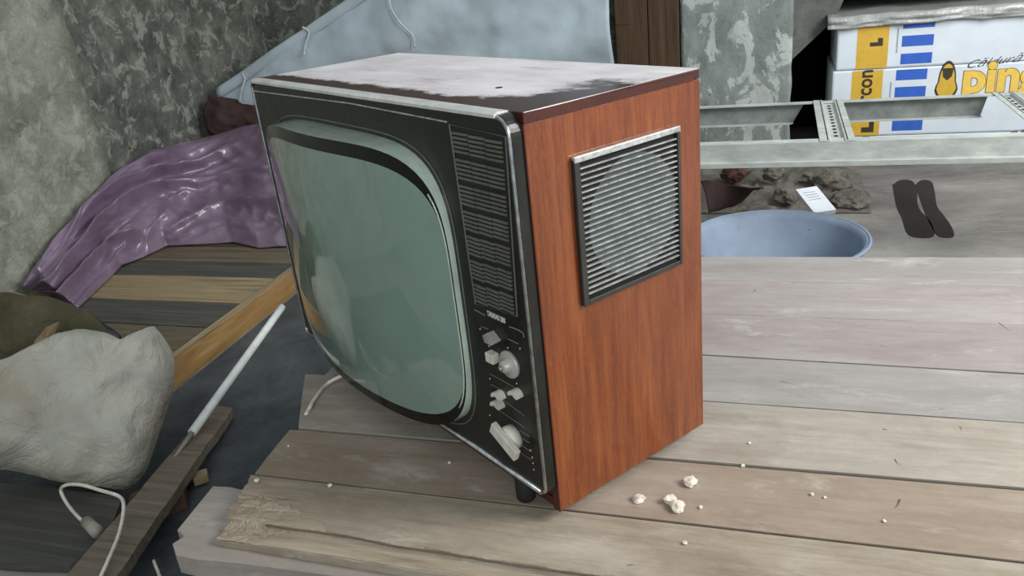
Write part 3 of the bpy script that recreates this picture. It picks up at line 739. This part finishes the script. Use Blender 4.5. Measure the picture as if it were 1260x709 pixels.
for (xa, xb, xc, xd) in ((1000, 1036, 1003, 1042), (1229, 1262, 1262, 1304)):
    x0 = at(xa, 122, z=zt).x; x1 = at(xb, 122, z=zt).x
    bm = bmesh.new(); w = (x1-x0)
    # hat profile: two flanges and a sunk middle
    prof = [(x0, zt+.003), (x0+w*.30, zt+.003), (x0+w*.36, zt-.006), (x0+w*.66, zt-.006), (x0+w*.72, zt+.003), (x1, zt+.003), (x1, zt+.001), (x0+w*.74, zt+.001), (x0+w*.68, zt-.008), (x0+w*.34, zt-.008), (x0+w*.28, zt+.001), (x0, zt+.001)]
    prism(bm, [(q_[0]-.5, q_[1]) for q_ in prof], 'y', ynear+.002-1.9, yf-1.9)
    st = bm_link('cross_stud', bm, 'galv', SF)
    k = 0; y = ynear+.05
    while y < yf-.03:
        bm = bmesh.new(); cxx = x0+w*.51-.5
        prism(bm, [(cxx+.006*math.cos(a), y-1.9+.011*math.sin(a)) for a in [2*PI*i/12 for i in range(12)]], 'z', zt-.006, zt-.0052); bm_link('slot', bm, 'black', st); y += .045
    bm = bmesh.new(); prism(bm, [(q_[0]-.5, q_[1]) for q_ in ((x0+w*.22, zt+.0032), (x0+w*.25, zt+.0032), (x0+w*.25, zt+.0036), (x0+w*.22, zt+.0036))], 'y', ynear-1.9+.01, yf-1.9-.005); bm_link('fold_line', bm, 'black', st)
    bm = bmesh.new(); prism(bm, [(q_[0]-.5, q_[1]) for q_ in ((x0+w*.77, zt+.0032), (x0+w*.80, zt+.0032), (x0+w*.80, zt+.0036), (x0+w*.77, zt+.0036))], 'y', ynear-1.9+.01, yf-1.9-.005); bm_link('fold_line', bm, 'black', st)
for bx in (-.27, 1.5):
    boxo_b = boxo('concrete_block', (bx-.07, bx+.07, ynear-.01, yf, 0, zb-.022), 'slab', None, .006)
    tag(boxo_b, 'grey concrete block holding up the steel stud frame %s' % ('behind the television' if bx < 0 else 'at its right end'), 'block', 'blocks under the stud frame')

# ------------------------------------------------------------------ insulation packs
yp = 3.0
xp0 = at(1024, 100, y=yp).x
zs = [at(1024, v, y=yp).z for v in (27, 88, 169)]; step = zs[1]-zs[2]
zs = [zs[0], zs[1], zs[1]-step, zs[1]-2*step, 0]
plabels = ['topmost printed white insulation pack, crumpled at its top', 'printed white insulation pack with the golden wordmark, second from the top', 'printed white insulation pack seen through the steel frame, third from the top', 'lowest white insulation pack standing on the floor behind the frame']
def px_on(u, v): return at(u, v, y=yp)
for i in range(4):
    za, zb_ = zs[i+1], zs[i]
    if i == 3 and zb_ < .03: continue
    ins = (.012, 0, .004, .006)[i]
    P_ = thing('insulation_pack', plabels[i], 'pack', (xp0+ins, yp, za), 0, 'stacked insulation packs')
    def q(p): return Vector(p) - Vector((xp0+ins, yp, za))
    bm = bmesh.new(); box(bm, 0, 1.3, 0, .5, .0008, zb_-za-.0008, bev=.008); bm_link('wrap', bm, 'foam', P_)
    hgt = zb_-za
    def flat(name, xa, xb, a, b, mat, lift=.0008, skew=0):
        a = max(a, .004); b = min(b, hgt-.004)
        if b <= a: return
        bm = bmesh.new(); prism(bm, [(xa, a), (xb, a), (xb+skew, b), (xa+skew, b)], 'y', -lift, 0); return bm_link(name, bm, mat, P_)
    xya, xyb = px_on(1048, 100).x-xp0, px_on(1086, 100).x-xp0
    flat('yellow_band', xya, xyb, .0, hgt, 'yellow')
    xba, xbb = px_on(1102, 100).x-xp0, px_on(1140, 100).x-xp0
    n_ = 4
    for k in range(n_):
        zc = zb_ - (k+.42)*step/4 if i else zb_ - (k+.42)*(step/4)+.004
        flat('blue_bar', xba, xbb, zc-za-step*.075, zc-za+step*.075, 'blue')
    # turned lettering on the yellow band
    if i in (1, 2):
        T = frame_mtx((xya+(xyb-xya)*.66, -.0009, hgt*.40), (0,0,1), (-1,0,0))
        text_mesh('band_lettering', 'arcon', .085, 'ink', P_, T, offset=.002, sx=.88)
    T = frame_mtx((xya+(xyb-xya)*.86, -.0009, hgt*.06), (0,0,1), (-1,0,0))
    text_mesh('small_lettering', 'termo', .03, 'ink', P_, T, sx=1) if False else None
    m0 = .46 if i == 0 else .06
    bm = bmesh.new(); prism(bm, [*[(xya+.05, hgt*m0), (xya+.10, hgt*m0), (xya+.10, hgt*(m0+.16)), (xya+.08, hgt*(m0+.16)), (xya+.08, hgt*(m0+.08)), (xya+.05, hgt*(m0+.08))]], 'y', -.001, -.0008); bm_link('band_mark', bm, 'ink', P_)
    flat('side_print', xyb+.03, xyb+.036, hgt*.3, hgt*.8, 'seam')
    # emblem (plain yellow rounded shape with dark outline) and wordmark
    ue = (1237, 1165, 1218, 1240)[i]; ex = px_on(ue, 100).x-xp0; ez = hgt*(.50 if i != 1 else .60) if i else hgt*.55
    ez = (px_on(1165, 100).z-zs[2] if i == 1 else (px_on(1237, 18).z-za if i == 0 else hgt*.62))
    s_ = step*.22
    def blob(name, k1, mat, lift, dx=0, top=1.0):
        bm = bmesh.new(); P2 = []
        for k in range(28):
            a = 2*PI*k/28; c_, s2 = math.cos(a), math.sin(a)
            wv = (.62 if s2 < 0 else .5) + (.1 if s2 < -.4 else 0)
            P2.append((ex+dx+s_*wv*k1*c_, ez+s_*1.25*k1*s2*top))
        prism(bm, P2, 'y', -lift, -.0006); bm_link(name, bm, mat, P_)
    if ez-s_*1.35 > 0 and ez+s_*1.35 < hgt+.02:
        blob('emblem_outline', 1.06, 'ink', .0010); blob('emblem', .9, 'yellow', .0014)
        if i == 1:
            bm = bmesh.new(); prism(bm, [(ex-s_*.34, ez+s_*.85), (ex+s_*.34, ez+s_*.85), (ex+s_*.26, ez+s_*.3), (ex, ez+.05*s_), (ex-s_*.26, ez+s_*.3)], 'y', -.0018, -.0013); bm_link('emblem_cap', bm, 'ink', P_)
    wx = px_on((1262, 1184, 1240, 1262)[i], 100).x-xp0
    if i in (1, 2):
        base = (px_on(1184, 113).z-za) if i == 1 else hgt*.36
        T = frame_mtx((wx, -.0010, base), (1,0,0), (0,0,1))
        text_mesh('wordmark_outline', 'pinguin', step*.60, 'outline', P_, T, offset=.0095, sx=1.0, ext=.0001)
        T = frame_mtx((wx, -.0016, base), (1,0,0), (0,0,1))
        text_mesh('wordmark', 'pinguin', step*.60, 'gold_ink', P_, T, offset=.0065, sx=1.0)
        T = frame_mtx((wx+.002, -.0010, min(base+step*.53, hgt-.018)), (1,0,.10), (-.10,0,1))
        text_mesh('script_lettering', 'Căldură', step*.15, 'ink', P_, T, shear=.6, sx=1.35, offset=-.0004)
# grey plastic wrap bunched over the stack
def gf(u, v):
    x = xp0-.03+1.3*u; zt_ = zs[0]
    # v: 0 front hang, 1 back
    y = yp-.02+.5*max(0, v-.3)/.7; z = zt_+.004+.004*u + (.0 if v > .3 else -(.3-v)*.11) + .008*max(-.3, fn3((x, y, 1), 7))
    if v <= .3: y = yp-.018+.012*fn3((x, 0, v), 9)
    return (x, y, z + (.045*v if v > .3 else 0))
tag(grid_mesh('plastic_wrap', gf, 70, 24, 'greyfilm', thick=.002), 'crumpled grey plastic wrap lying over the top insulation pack', 'plastic sheet')

# ------------------------------------------------------------------ rubble, basin, card
def rubf(u, v):
    x = -.25+.83*u; y = 2.28+.66*v
    edge = min(1, 5*min(u, 1-u), 5*v+.0)
    return (x, y, .004+edge*(.02+.03*v+.04*max(0, fn3((x, y, 0), 7, 1))+.02*fn3((x, y, 0), 25, 4)))
rb = grid_mesh('rubble', rubf, 60, 50, 'rubble'); tag(rb, 'low heap of broken masonry rubble at the foot of the plastered pillar', 'rubble'); rb['kind'] = 'stuff'
def stone(u, v, z, r, mat, lb, sq=(1,1,.7)):
    p = at(u, v, z=z); bm = bmesh.new(); bmesh.ops.create_icosphere(bm, subdivisions=3, radius=r)
    for vv in bm.verts:
        d = noise.cell(vv.co/r*1.4+Vector((u, v, 0))*.1); vv.co *= .85+.35*d*.5+.22*fn3(vv.co/r, 1.2, u); vv.co = Vector((vv.co.x*sq[0], vv.co.y*sq[1], vv.co.z*sq[2]))
    bm.transform(Matrix.Translation(p)); return tag(bm_link('rubble_stone', bm, mat), lb, 'stone', 'loose stones in the rubble')
stone(1016, 222, .06, .085, 'stone', 'broad pale stone of the rubble, right of the white card', (1.2,.8,.7))
stone(968, 240, .06, .05, 'stone', 'small grey stone just left of the white card')
stone(936, 262, .06, .06, 'stone', 'tan stone in the rubble behind the basin rim, left of the card', (1.3,.8,.6))
stone(1048, 246, .03, .075, 'stone', 'brown-grey stone at the right edge of the rubble near the floor slab', (1,1,.5))
stone(905, 212, .09, .06, 'brick', 'dark reddish brick piece at the foot of the pillar')
stone(952, 214, .09, .05, 'stone', 'cracked grey lump against the foot of the pillar')
# maroon rag over something in the rubble
def mr(u, v):
    a = at(862+78*u, 224+6*u, z=.16); b = at(862+40*u+10, 262-14*u, z=.07); p = a.lerp(b, v)
    return p+Vector((0, 0, .012*fn3(p, 9)+.02*math.sin(PI*v)))
tag(grid_mesh('maroon_rag', mr, 30, 16, 'maroon', thick=.004), 'dark maroon rag lying over the rubble right behind the television', 'cloth')
bm = bmesh.new(); a, b = at(868, 306, z=.05), at(912, 256, z=.17)
tube(bm, [a, b], .008, 8); tag(bm_link('stick', bm, 'plank_brown', None, True), 'thin greenish stick leaning left of the basin against the rubble', 'stick')
# basin
zr = .20
pr = at(1072, 297, z=zr); pt = at(962, 259, z=zr)
cyb = (pr.y+at(962, 345, z=zr).y)/2
BR = .245; bc = Vector((pr.x-BR, pt.y-BR, 0))
bm = bmesh.new()
prof_o = [(.001, .006), (BR*.62, .006), (BR*.68, .012), (BR*.93, zr-.02), (BR*.97, zr-.006), (BR*1.0, zr-.004), (BR*1.0, zr), (BR*.965, zr), (BR*.915, zr-.018), (BR*.66, .022), (BR*.6, .014), (.001, .014)]
lathe(bm, prof_o, (0, 0, 0), 'z', 72, caps=False)
bas = thing('basin', 'round blue-grey basin on the floor right behind the deck', 'basin', (bc.x, bc.y, 0))
bm_link('bowl', bm, 'basin', bas, True)
bm = bmesh.new(); tube(bm, [(BR*1.0*math.cos(2*PI*k/72), BR*math.sin(2*PI*k/72), zr-.002) for k in range(72)], .005, 8, closed=True); bm_link('rim', bm, 'basin', bas, True)
# white card box leaning on the rubble
def card():
    P = [at(979,233,z=.13), at(1005,229,z=.135), None, at(1002,262,z=.075)]; P[2] = P[1]+(P[3]-P[0])
    nrm = (P[1]-P[0]).cross(P[3]-P[0]).normalized()
    if nrm.z < 0: nrm = -nrm
    t = thing('card_box', 'small flat white card box with grey print leaning on the rubble above the basin', 'box', P[3])
    o = P[3]; bm = bmesh.new(); A = [bm.verts.new(p-o) for p in P]; B = [bm.verts.new(p-o-nrm*.018) for p in P]
    bm.faces.new(A); bm.faces.new(B[::-1])
    for k in range(4): bm.faces.new((A[k], A[(k+1)%4], B[(k+1)%4], B[k]))
    bm_link('carton', bm, 'paper', t)
    for s in (.2, .3, .4, .5):
        a = P[0].lerp(P[3], s)+(P[1]-P[0])*.2; b = P[0].lerp(P[3], s)+(P[1]-P[0])*.75
        bm = bmesh.new(); tube(bm, [a-o+nrm*.0003, b-o+nrm*.0003], .0016, 5); bm_link('print_line', bm, 'print_grey', t)
card()

# ------------------------------------------------------------------ brown upright boards beside the pillar
for (ua, ub, lb) in ((757, 797, 'left brown upright board beside the hanging sheet'), (797.6, 838, 'right brown upright board beside the plastered pillar')):
    xa, xb = at(ua, 40, y=2.9).x, at(ub, 40, y=2.9).x
    o = boxo('upright_board', (xa+.001, min(xb, -.174)-.001, 2.9, 2.93, 0, 1.3), 'door_wood', None, .003); tag(o, lb, 'board', 'brown upright boards')
# hanging blue-grey sheet
def shf(u, v):
    # u from left tip to right edge, v from top hem to bottom; hem climbs steeply to the upper right
    yy = 2.45+.25*u
    x0_, x1_ = at(268, 112, y=2.45).x, at(757, 40, y=2.7).x
    x = x0_+(x1_-x0_)*u
    tl = at(268, 108, y=2.45).z; k = (at(425, -2, y=2.53).z-tl)/((at(425, -2, y=2.53).x-x0_)/(x1_-x0_))
    ztop = min(tl+k*u, 1.5); zbot = at(290, 128, y=2.45).z-.30*u-.02*math.sin(u*9)
    z = ztop+(zbot-ztop)*v
    fold = .030*math.sin((x*.55-z*1.5)*11+2*fn3((x, 0, z), 1.2)) * min(1, 3*u+.2) + .03*fn3((x, 0, z), 2.2, 3)
    y = yy + fold*.8 - .10*math.sin(PI*min(1, v))*u
    if v < .001: y -= .008
    return (x, y, z)
sh_ = thing('hanging_sheet', 'blue-grey fabric sheet hung slanting across the wall behind the television', 'sheet', (0, 2.6, 0))
def shp(u, v, dy=0): p = shf(u, v); return Vector((p[0], p[1]-2.6+dy, p[2]))
grid_mesh('cloth', lambda u, v: shp(u, v), 110, 60, 'sheet', sh_, thick=.003)
# doubled hem along the slanting edge
def hemf(u, v):
    d = .052; a = shp(u, 0); s = shp(u, 1); n_ = (s-a).normalized()
    return a+n_*d*v+Vector((0, -.006-.010*math.sin(PI*v), 0))
grid_mesh('hem', hemf, 80, 8, 'sheet', sh_, thick=.002)
# strings laid over the sheet
SHP = [(proj_(Vector(shf(i/80, j/40))), Vector(shf(i/80, j/40))) for i in range(81) for j in range(41)]
def string(pts, lb):
    P = []
    for u, v, y_ in pts:
        q_ = min(SHP, key=lambda e: (e[0][0]-u)**2+(e[0][1]-v)**2)[1]; P.append(at(u, v, y=q_.y-.022))
    bm = bmesh.new(); tube(bm, smooth_path(P), .0042, 6); tag(bm_link('string', bm, 'string', None, True), lb, 'string', 'white strings over the sheet')
string([(298,90,2.40),(301,98,2.395),(297,112,2.395),(295,126,2.40)], 'short white string at the left tip of the hanging sheet')
string([(372,33,2.43),(380,40,2.42),(376,55,2.42),(374,68,2.42)], 'white string over the sheet hem just left of the television top')
string([(478,-6,2.42),(482,12,2.41),(494,30,2.41),(508,44,2.41),(510,58,2.42)], 'long white string curving down the middle of the hanging sheet')
# dark maroon bundle below the sheet
def bundle(name, outline, depth_pt, tilt, thick, mat, wr=.02, ws=5, n=18, back=.35, pw=.5, lift=0, seed=0, ev=2):
    """sack: closed outline unprojected on one leaning plane, swollen to both sides and wrinkled"""
    c0 = at(*depth_pt[:2], z=depth_pt[2]) if depth_pt[3] == 'z' else at(*depth_pt[:2], y=depth_pt[2])
    d = Vector(C)-c0; hd = Vector((d.x, d.y, 0)).normalized(); nrm = (hd*math.cos(tilt)+Vector((0,0,1))*math.sin(tilt)).normalized()
    def ray(u, v):
        r = Vector(M @ np.array([(u-W/2)/F, -(v-H/2)/F, -1.])); t = (c0-Vector(C)).dot(nrm)/r.dot(nrm); return Vector(C)+r*t
    P = [ray(*q_) for q_ in outline]; P = [p for p in smooth_path(P+[P[0]], 6)][:-1]
    ctr = sum(P, Vector())/len(P); m = len(P)
    bm = bmesh.new()
    def side(sg, th_):
        rings = []
        for i in range(1, n):
            r = i/n; hgt = th_*(max(0, 1-r**ev))**pw
            rings.append([bm.verts.new(ctr.lerp(p, r)+nrm*sg*hgt) for p in P])
        c = bm.verts.new(ctr+nrm*sg*th_)
        for k in range(m): bm.faces.new((c, rings[0][k], rings[0][(k+1)%m]))
        for A, B in zip(rings, rings[1:]):
            for k in range(m): bm.faces.new((A[k], B[k], B[(k+1)%m], A[(k+1)%m]))
        return rings[-1]
    A = side(1, thick); B = side(-1, thick*back); E_ = [bm.verts.new(p) for p in P]
    for k in range(m):
        bm.faces.new((A[k], E_[k], E_[(k+1)%m], A[(k+1)%m])); bm.faces.new((E_[k], B[k], B[(k+1)%m], E_[(k+1)%m]))
    bm.normal_update()
    for v in bm.verts:
        q_ = v.co; rdg = 1-abs(fn3(q_, ws, seed))*2.2; w = wr*(.6*rdg+.7*fn3(q_, ws*2.3, seed+3)); v.co = q_+nrm*w*.8
    for v in bm.verts: v.co.z = max(v.co.z, .006+lift)
    return bm_link(name, bm, mat, None, True)
tag(bundle('dark_bundle', [(258,118),(290,122),(345,130),(350,175),(310,170),(262,168),(250,140)], (300,150,2.44,'y'), .3, .05, 'maroon', .035, 7, lift=.12), 'dark red-brown bundle under the left tip of the hanging sheet', 'bundle')

# ------------------------------------------------------------------ plank platform at the left
ZP = .065
lumA, lumB = at(213, 437, z=ZP+.01), at(357, 331, z=ZP+.01)
ldir = (lumB-lumA).normalized()
def lum_x(y): t = (y-lumA.y)/ldir.y; return lumA.x+ldir.x*t
ys = [at(200, v, z=ZP).y for v in (285, 303, 321, 339, 370, 400, 440, 500)]
pm = [('plank_umber', 'dark brown floor plank tucked under the purple film'), ('plank_brown', 'brown-grey floor plank right below the purple film'), ('plank_dark', 'dark grey floor plank behind the light tan one'),
      ('plank_tan', 'light tan floor plank between dark grey ones'), ('plank_dark', 'dark grey floor plank in front of the light tan one'), ('plank_brown', 'brown floor plank between the sacks and the yellow timber'), ('plank_dark', 'dark floor plank under the edge of the white sack')]
for k in range(7):
    ya, yb = ys[k+1]+.002, ys[k]-.002
    plank('floor_plank', [(-2.30, ya), (lum_x(ya)-.012, ya), (lum_x(yb)-.012, yb), (-2.30, yb)], ZP-.001*(k%3), .024, pm[k][0], pm[k][1], 'plank', 'planks of the low platform at the left', warp=.002, bev=.002)
# joist under the planks
for jx in (-2.2, -1.75):
    o = boxo('floor_joist', (jx-.03, jx+.03, ys[7]+.02, ys[0]-.01, 0, ZP-.027), 'plank_umber'); tag(o, 'rough joist under the low platform planks %s' % ('along the wall' if jx < -2 else 'in the middle'), 'joist', 'joists under the low platform')
# yellow timber along the platform edge
def timber(name, A, B, w, h0, h1, mat, lb, over=.0):
    d = (B-A); L = Vector((d.x, d.y, 0)).length; ang = math.atan2(d.y, d.x)
    bm = bmesh.new(); nseg = 30
    for i in range(nseg+1):
        x = -over+(L+2*over)*i/nseg
        for (yy, zz) in ((-w/2, h0), (w/2, h0), (w/2, h1), (-w/2, h1)):
            bm.verts.new((x, yy+.002*fn3((x, yy, 1), 12), zz+(.002*fn3((x, 3, zz), 10) if zz > h0 else 0)))
    bm.verts.ensure_lookup_table()
    for i in range(nseg):
        for k in range(4):
            a, b = i*4+k, i*4+(k+1)%4; bm.faces.new((bm.verts[a], bm.verts[b], bm.verts[b+4], bm.verts[a+4]))
    bm.faces.new([bm.verts[k] for k in range(4)]); bm.faces.new([bm.verts[nseg*4+k] for k in range(4)])
    me = bpy.data.meshes.new(name); bmesh.ops.recalc_face_normals(bm, faces=bm.faces[:]); bm.to_mesh(me); bm.free()
    o = link(name, me, mat, None, False, False); o.location = (A.x, A.y, 0); o.rotation_euler = (0, 0, ang); return tag(o, lb, 'timber')
off_ = Vector((ldir.y, -ldir.x, 0))*.012
timber('edge_timber', lumA-ldir*.35+off_, lumB+ldir*.55+off_, .030, .0, ZP+.012, 'timber', 'yellow timber running along the edge of the low platform left of the television')
et = [o for o in COL.objects if o.name == 'edge_timber'][0]
tl_ = (lumB-lumA).length+.9
bm = bmesh.new(); box(bm, 0, tl_, -.015, .012, ZP+.0125, ZP+.016)
bmesh.ops.subdivide_edges(bm, edges=[e for e in bm.edges if abs(e.verts[0].co.x-e.verts[1].co.x) > .5], cuts=60)
for v in bm.verts:
    if v.co.y < 0: v.co.y += .004*fn3((v.co.x, 0, 0), 20)
o = bm_link('top_face', bm, 'plank_tan', et); o['label'] = 'pale weathered top face'
# dark felt sheet on the floor beyond the deck
def feltf(u, v):
    x = -1.75+1.95*u; y = -.5+2.45*v; x = max(x, lum_x(y)+.04) if y > lumA.y-.3 else x
    return (x, y, .004+.003*max(0, fn3((x, y, 0), 4)))
tag(grid_mesh('felt_sheet', feltf, 40, 40, 'felt', thick=.002), 'dark blue-grey roofing felt on the floor left of the deck', 'felt sheet')
# grey board lower left
gb = [(-20,598), (60,606), (150,632), (118,709), (90,760), (-40,770), (-60,640)]
z_ = .05
plank('grey_board', [xy(u, v, z_) for u, v in [(-30,690),(85,695),(128,668),(150,612),(60,600),(-40,590)]], z_, .02, 'plank_dark', 'dark grey board lying under the white sack, lower left', 'board', warp=.004)
plank('grey_board', [xy(u, v, .03) for u, v in [(-30,760),(70,745),(104,700),(-10,690)]], .028, .02, 'board_grey', 'pale grey board end in the bottom left corner', 'board', warp=.004)
# blocks to hold the upper of those boards
pb = at(60, 650, z=.0); o = boxo('packing_block', (pb.x-.12, pb.x+.1, pb.y-.05, pb.y+.03, 0, .0295), 'plank_umber'); tag(o, 'low packing block under the dark grey board, lower left', 'block')
# leaning dark plank
def slab_between(name, quad, zq, th, mat, lb, cat='plank'):
    P = [at(u, v, z=z) for (u, v), z in zip(quad, zq)]
    n_ = (P[1]-P[0]).cross(P[3]-P[0]).normalized()
    if n_.z < 0: n_ = -n_
    bm = bmesh.new(); N = 20; rows = []
    for i in range(N+1):
        t = i/N; a = P[0].lerp(P[3], t); b = P[1].lerp(P[2], t)
        a = a+(b-a).normalized()*.004*fn3(a, 14); b = b+(b-a).normalized()*.006*fn3(b, 14)
        rows.append([bm.verts.new(q_) for q_ in (a, b, b-n_*th, a-n_*th)])
    for A, B in zip(rows, rows[1:]):
        for k in range(4): bm.faces.new((A[k], A[(k+1)%4], B[(k+1)%4], B[k]))
    bm.faces.new(rows[0]); bm.faces.new(rows[-1])
    return tag(bm_link(name, bm, mat), lb, cat)
slab_between('leaning_plank', [(78,712),(142,712),(286,502),(262,498)], [.10,.10,.035,.035], .022, 'plank_worn', 'brown-grey plank slanting across the floor left of the deck, under the cable')
slab_between('thin_batten', [(138,712),(150,712),(290,506),(284,502)], [.112,.112,.045,.045], .02, 'timber', 'narrow yellowish batten edge along the slanting plank') if False else None
# pale offcut
slab_between('wood_offcut', [(238,590),(256,584),(256,576),(240,580)], [.03,.03,.03,.03], .018, 'plank_tan', 'tiny pale wood offcut on the dark floor by the deck corner', 'offcut')
# red-brown brick piece
p = at(200, 620, z=.02); bm = bmesh.new(); box(bm, -.06, .05, -.03, .03, -.02, .03, bev=.006); bm.transform(Matrix.Translation(p+Vector((0,0,.002))) @ Matrix.Rotation(.7, 4, 'Z')); tag(bm_link('brick_piece', bm, 'brick'), 'reddish brick piece on the floor beside the slanting plank', 'brick')
# white pipe with a thinner grey rod at its end
zp = .045
PA, PB, PC = at(347,378,z=.13), at(236,533,z=.07), at(204,578,z=.05)
PP = thing('white_pipe', 'thin white plastic pipe slanting across the dark floor left of the television', 'pipe', PC)
bm = bmesh.new(); tube(bm, [(PB.lerp(PA, k/6))-PC for k in range(7)], .0105, 14); bm_link('tube', bm, 'white_pvc', PP, True)
bm = bmesh.new(); tube(bm, [(PC.lerp(PB, k/4))-PC for k in range(5)], .0035, 10, r2=.006); bm_link('thin_end', bm, 'grey_rod', PP, True)

# ------------------------------------------------------------------ sacks
tag(bundle('white_sack', [(-40,470),(5,452),(38,436),(66,424),(100,414),(135,419),(160,428),(178,418),(190,411),(193,409),(197,412),(207,426),(215,447),(213,480),(203,515),(190,552),(178,585),(158,602),(120,600),(70,592),(20,580),(-40,574),(-60,520)], (100,560,.11,'z'), .75, .12, 'sack', .024, 5.5, back=.42, seed=2, ev=4, pw=.5), 'bulging white woven plastic sack with a pointed top corner', 'sack')
tag(bundle('olive_sack', [(-40,372),(0,362),(30,366),(60,368),(90,378),(118,392),(134,412),(138,432),(110,450),(60,470),(0,480),(-50,450)], (60,430,.20,'z'), .6, .10, 'olive', .02, 6, back=.5, seed=5), 'olive-brown sack behind the white one, against the wall', 'sack')
tag(bundle('black_bag', [(95,384),(112,388),(130,400),(150,416),(144,430),(118,430),(96,420)], (122,412,.12,'z'), .8, .04, 'blackbag', .01, 9, seed=8), 'small black plastic bag edge between the olive sack and the planks', 'bag')
def cardf(pts, zz, lb, mat='card'):
    P = [at(u, v, z=zz+.02*fn3((u*.1, v*.1, 0), 1)) for u, v in pts]; bm = bmesh.new()
    A = [bm.verts.new(p) for p in P]; B = [bm.verts.new(p-Vector((0,0,.004))) for p in P]; bm.faces.new(A); bm.faces.new(B[::-1]); n = len(P)
    for k in range(n): bm.faces.new((A[k], A[(k+1)%n], B[(k+1)%n], B[k]))
    return tag(bm_link('cardboard_scrap', bm, mat), lb, 'cardboard', 'torn cardboard scraps on the olive sack')
cardf([(-8,366),(20,360),(46,368),(42,378),(34,372),(28,384),(12,376),(-8,384)], .305, 'torn tan cardboard scrap on top of the olive sack near the wall')
cardf([(42,420),(58,402),(72,396),(66,410),(54,420),(44,428)], .315, 'small torn tan scrap between the olive and the white sack')

# ------------------------------------------------------------------ purple film
bot = [(62,364),(96,379),(130,347),(150,327),(178,316),(205,303),(240,301),(285,298),(318,305),(352,303),(380,303)]
top = [(28,352),(44,325),(78,280),(118,232),(150,206),(186,184),(222,176),(258,168),(300,156),(345,148),(385,140)]
def lerp_list(L, u):
    t = u*(len(L)-1); i = min(int(t), len(L)-2); f = t-i; return (L[i][0]+(L[i+1][0]-L[i][0])*f, L[i][1]+(L[i+1][1]-L[i][1])*f)
def pf(u, v):
    b = lerp_list(bot, u); t = lerp_list(top, u)
    B = at(*b, z=ZP+.006)
    # the upper edge rests against the wall near the camera, further on it lies on a heap
    T1 = at(*t, x=XL+.075)
    zt_ = .42
    w = min(1, max(0, (u-.55)/.3)); T2 = at(*t, y=2.28); T = T1.lerp(T2, w)
    P = B.lerp(T, v)
    bulge = math.sin(PI*v)*(.10+.05*math.sin(u*7))
    P += Vector((.35, -.75, .55)).normalized()*bulge*.6*(1 if u > .1 else u*10)
    nz1 = lambda a, b, c_: noise.noise(Vector((a, b, c_)))
    wv = .5*nz1(u*3, v*2, 4)
    f1 = 1-abs(nz1(u*2.6+v*1.2+wv, v*3.6+wv, 1))*3.2
    f2 = 1-abs(nz1(u*7-v*2.2+wv, v*6.5+wv*2, 6))*3.0
    f3 = 1-abs(nz1(u*17+v*6, v*12-u*5+wv*3, 3))*3.0
    rd = f1*.050+f2*.022+f3*.006
    dm = min(1, 5*v+.1)*min(1, 4*(1-v)+.25)
    P += Vector((.5, -.7, .5)).normalized()*(rd-.03)*dm
    P.z = max(P.z, ZP+.003); P.x = max(P.x, XL+.06)
    return P
pfo = grid_mesh('purple_plastic_film', pf, 190, 90, 'purple', thick=.002)
tag(pfo, 'crumpled purple plastic film heaped along the wall over the low platform', 'plastic sheet')

# ------------------------------------------------------------------ cable with plug, lower left
zc = .115
cpts = [(112,648,.075),(100,640,.08),(84,622,.085),(75,604,.10),(82,597,.125),(100,597,.125),(125,604,.125),(148,612,.125),(152,628,.12),(146,658,.115),(132,692,.112),(122,715,.11),(112,750,.10)]
CB = thing('power_cable', 'looping white power cable with a plug lying in front of the white sack', 'cable', at(112,648,z=.06))
o = at(112,648,z=.06)
bm = bmesh.new(); tube(bm, [p-o for p in smooth_path([at(u, v, z=z) for u, v, z in cpts])], .0035, 8); bm_link('lead', bm, 'cable', CB, True)
bm = bmesh.new(); a, b = at(106,642,z=.075), at(120,655,z=.075); tube(bm, [a-o, a.lerp(b,.5)-o, a.lerp(b,.55)-o, b-o], .0115, 12, r2=.0125); bm_link('plug', bm, 'plug', CB, True)
for (A_, lb) in (([(189,690,.03),(193,700,.03),(200,716,.03),(214,730,.03)], 'short white cable end at the bottom edge, left of the deck corner'), ([(262,692,.10),(257,702,.09),(250,718,.08),(240,734,.05)], 'white cable end hanging below the ragged board')):
    bm = bmesh.new(); tube(bm, smooth_path([at(u, v, z=z) for u, v, z in A_]), .003, 8); tag(bm_link('cable_end', bm, 'cable', None, True), lb, 'cable', 'white cable ends at the bottom edge')

# ------------------------------------------------------------------ light
def area(name, loc, target, size, power, col=(1,1,1), sy=None):
    l = bpy.data.lights.new(name, 'AREA'); l.energy = power; l.color = col; l.size = size
    if sy: l.shape = 'RECTANGLE'; l.size_y = sy
    o = bpy.data.objects.new(name, l); COL.objects.link(o); o.location = loc
    o.rotation_euler = (Vector(target)-Vector(loc)).to_track_quat('-Z', 'Y').to_euler(); return o
area('window_light', (2.3, .2, 2.0), (.3, .6, .3), .9, 66, (1, .98, .95), 1.1)
area('doorway_light', (.9, -2.6, 1.5), (-.3, .5, .4), .7, 21, (.95, .98, 1), 1.2)
area('back_fill_light', (1.7, 1.7, 2.0), (.4, 3.0, .3), .8, 26, (.95, .98, 1), .8)  # added fill lamp brightening the pier and packs, not a real window
w = bpy.data.worlds.new('world'); S.world = w; w.use_nodes = True
w.node_tree.nodes['Background'].inputs[0].default_value = (.80, .88, .92, 1); w.node_tree.nodes['Background'].inputs[1].default_value = .50
S.view_settings.view_transform = 'Standard'; S.view_settings.look = 'None'; S.view_settings.gamma = 1; S.view_settings.use_curve_mapping = False
S.view_settings.exposure = .33
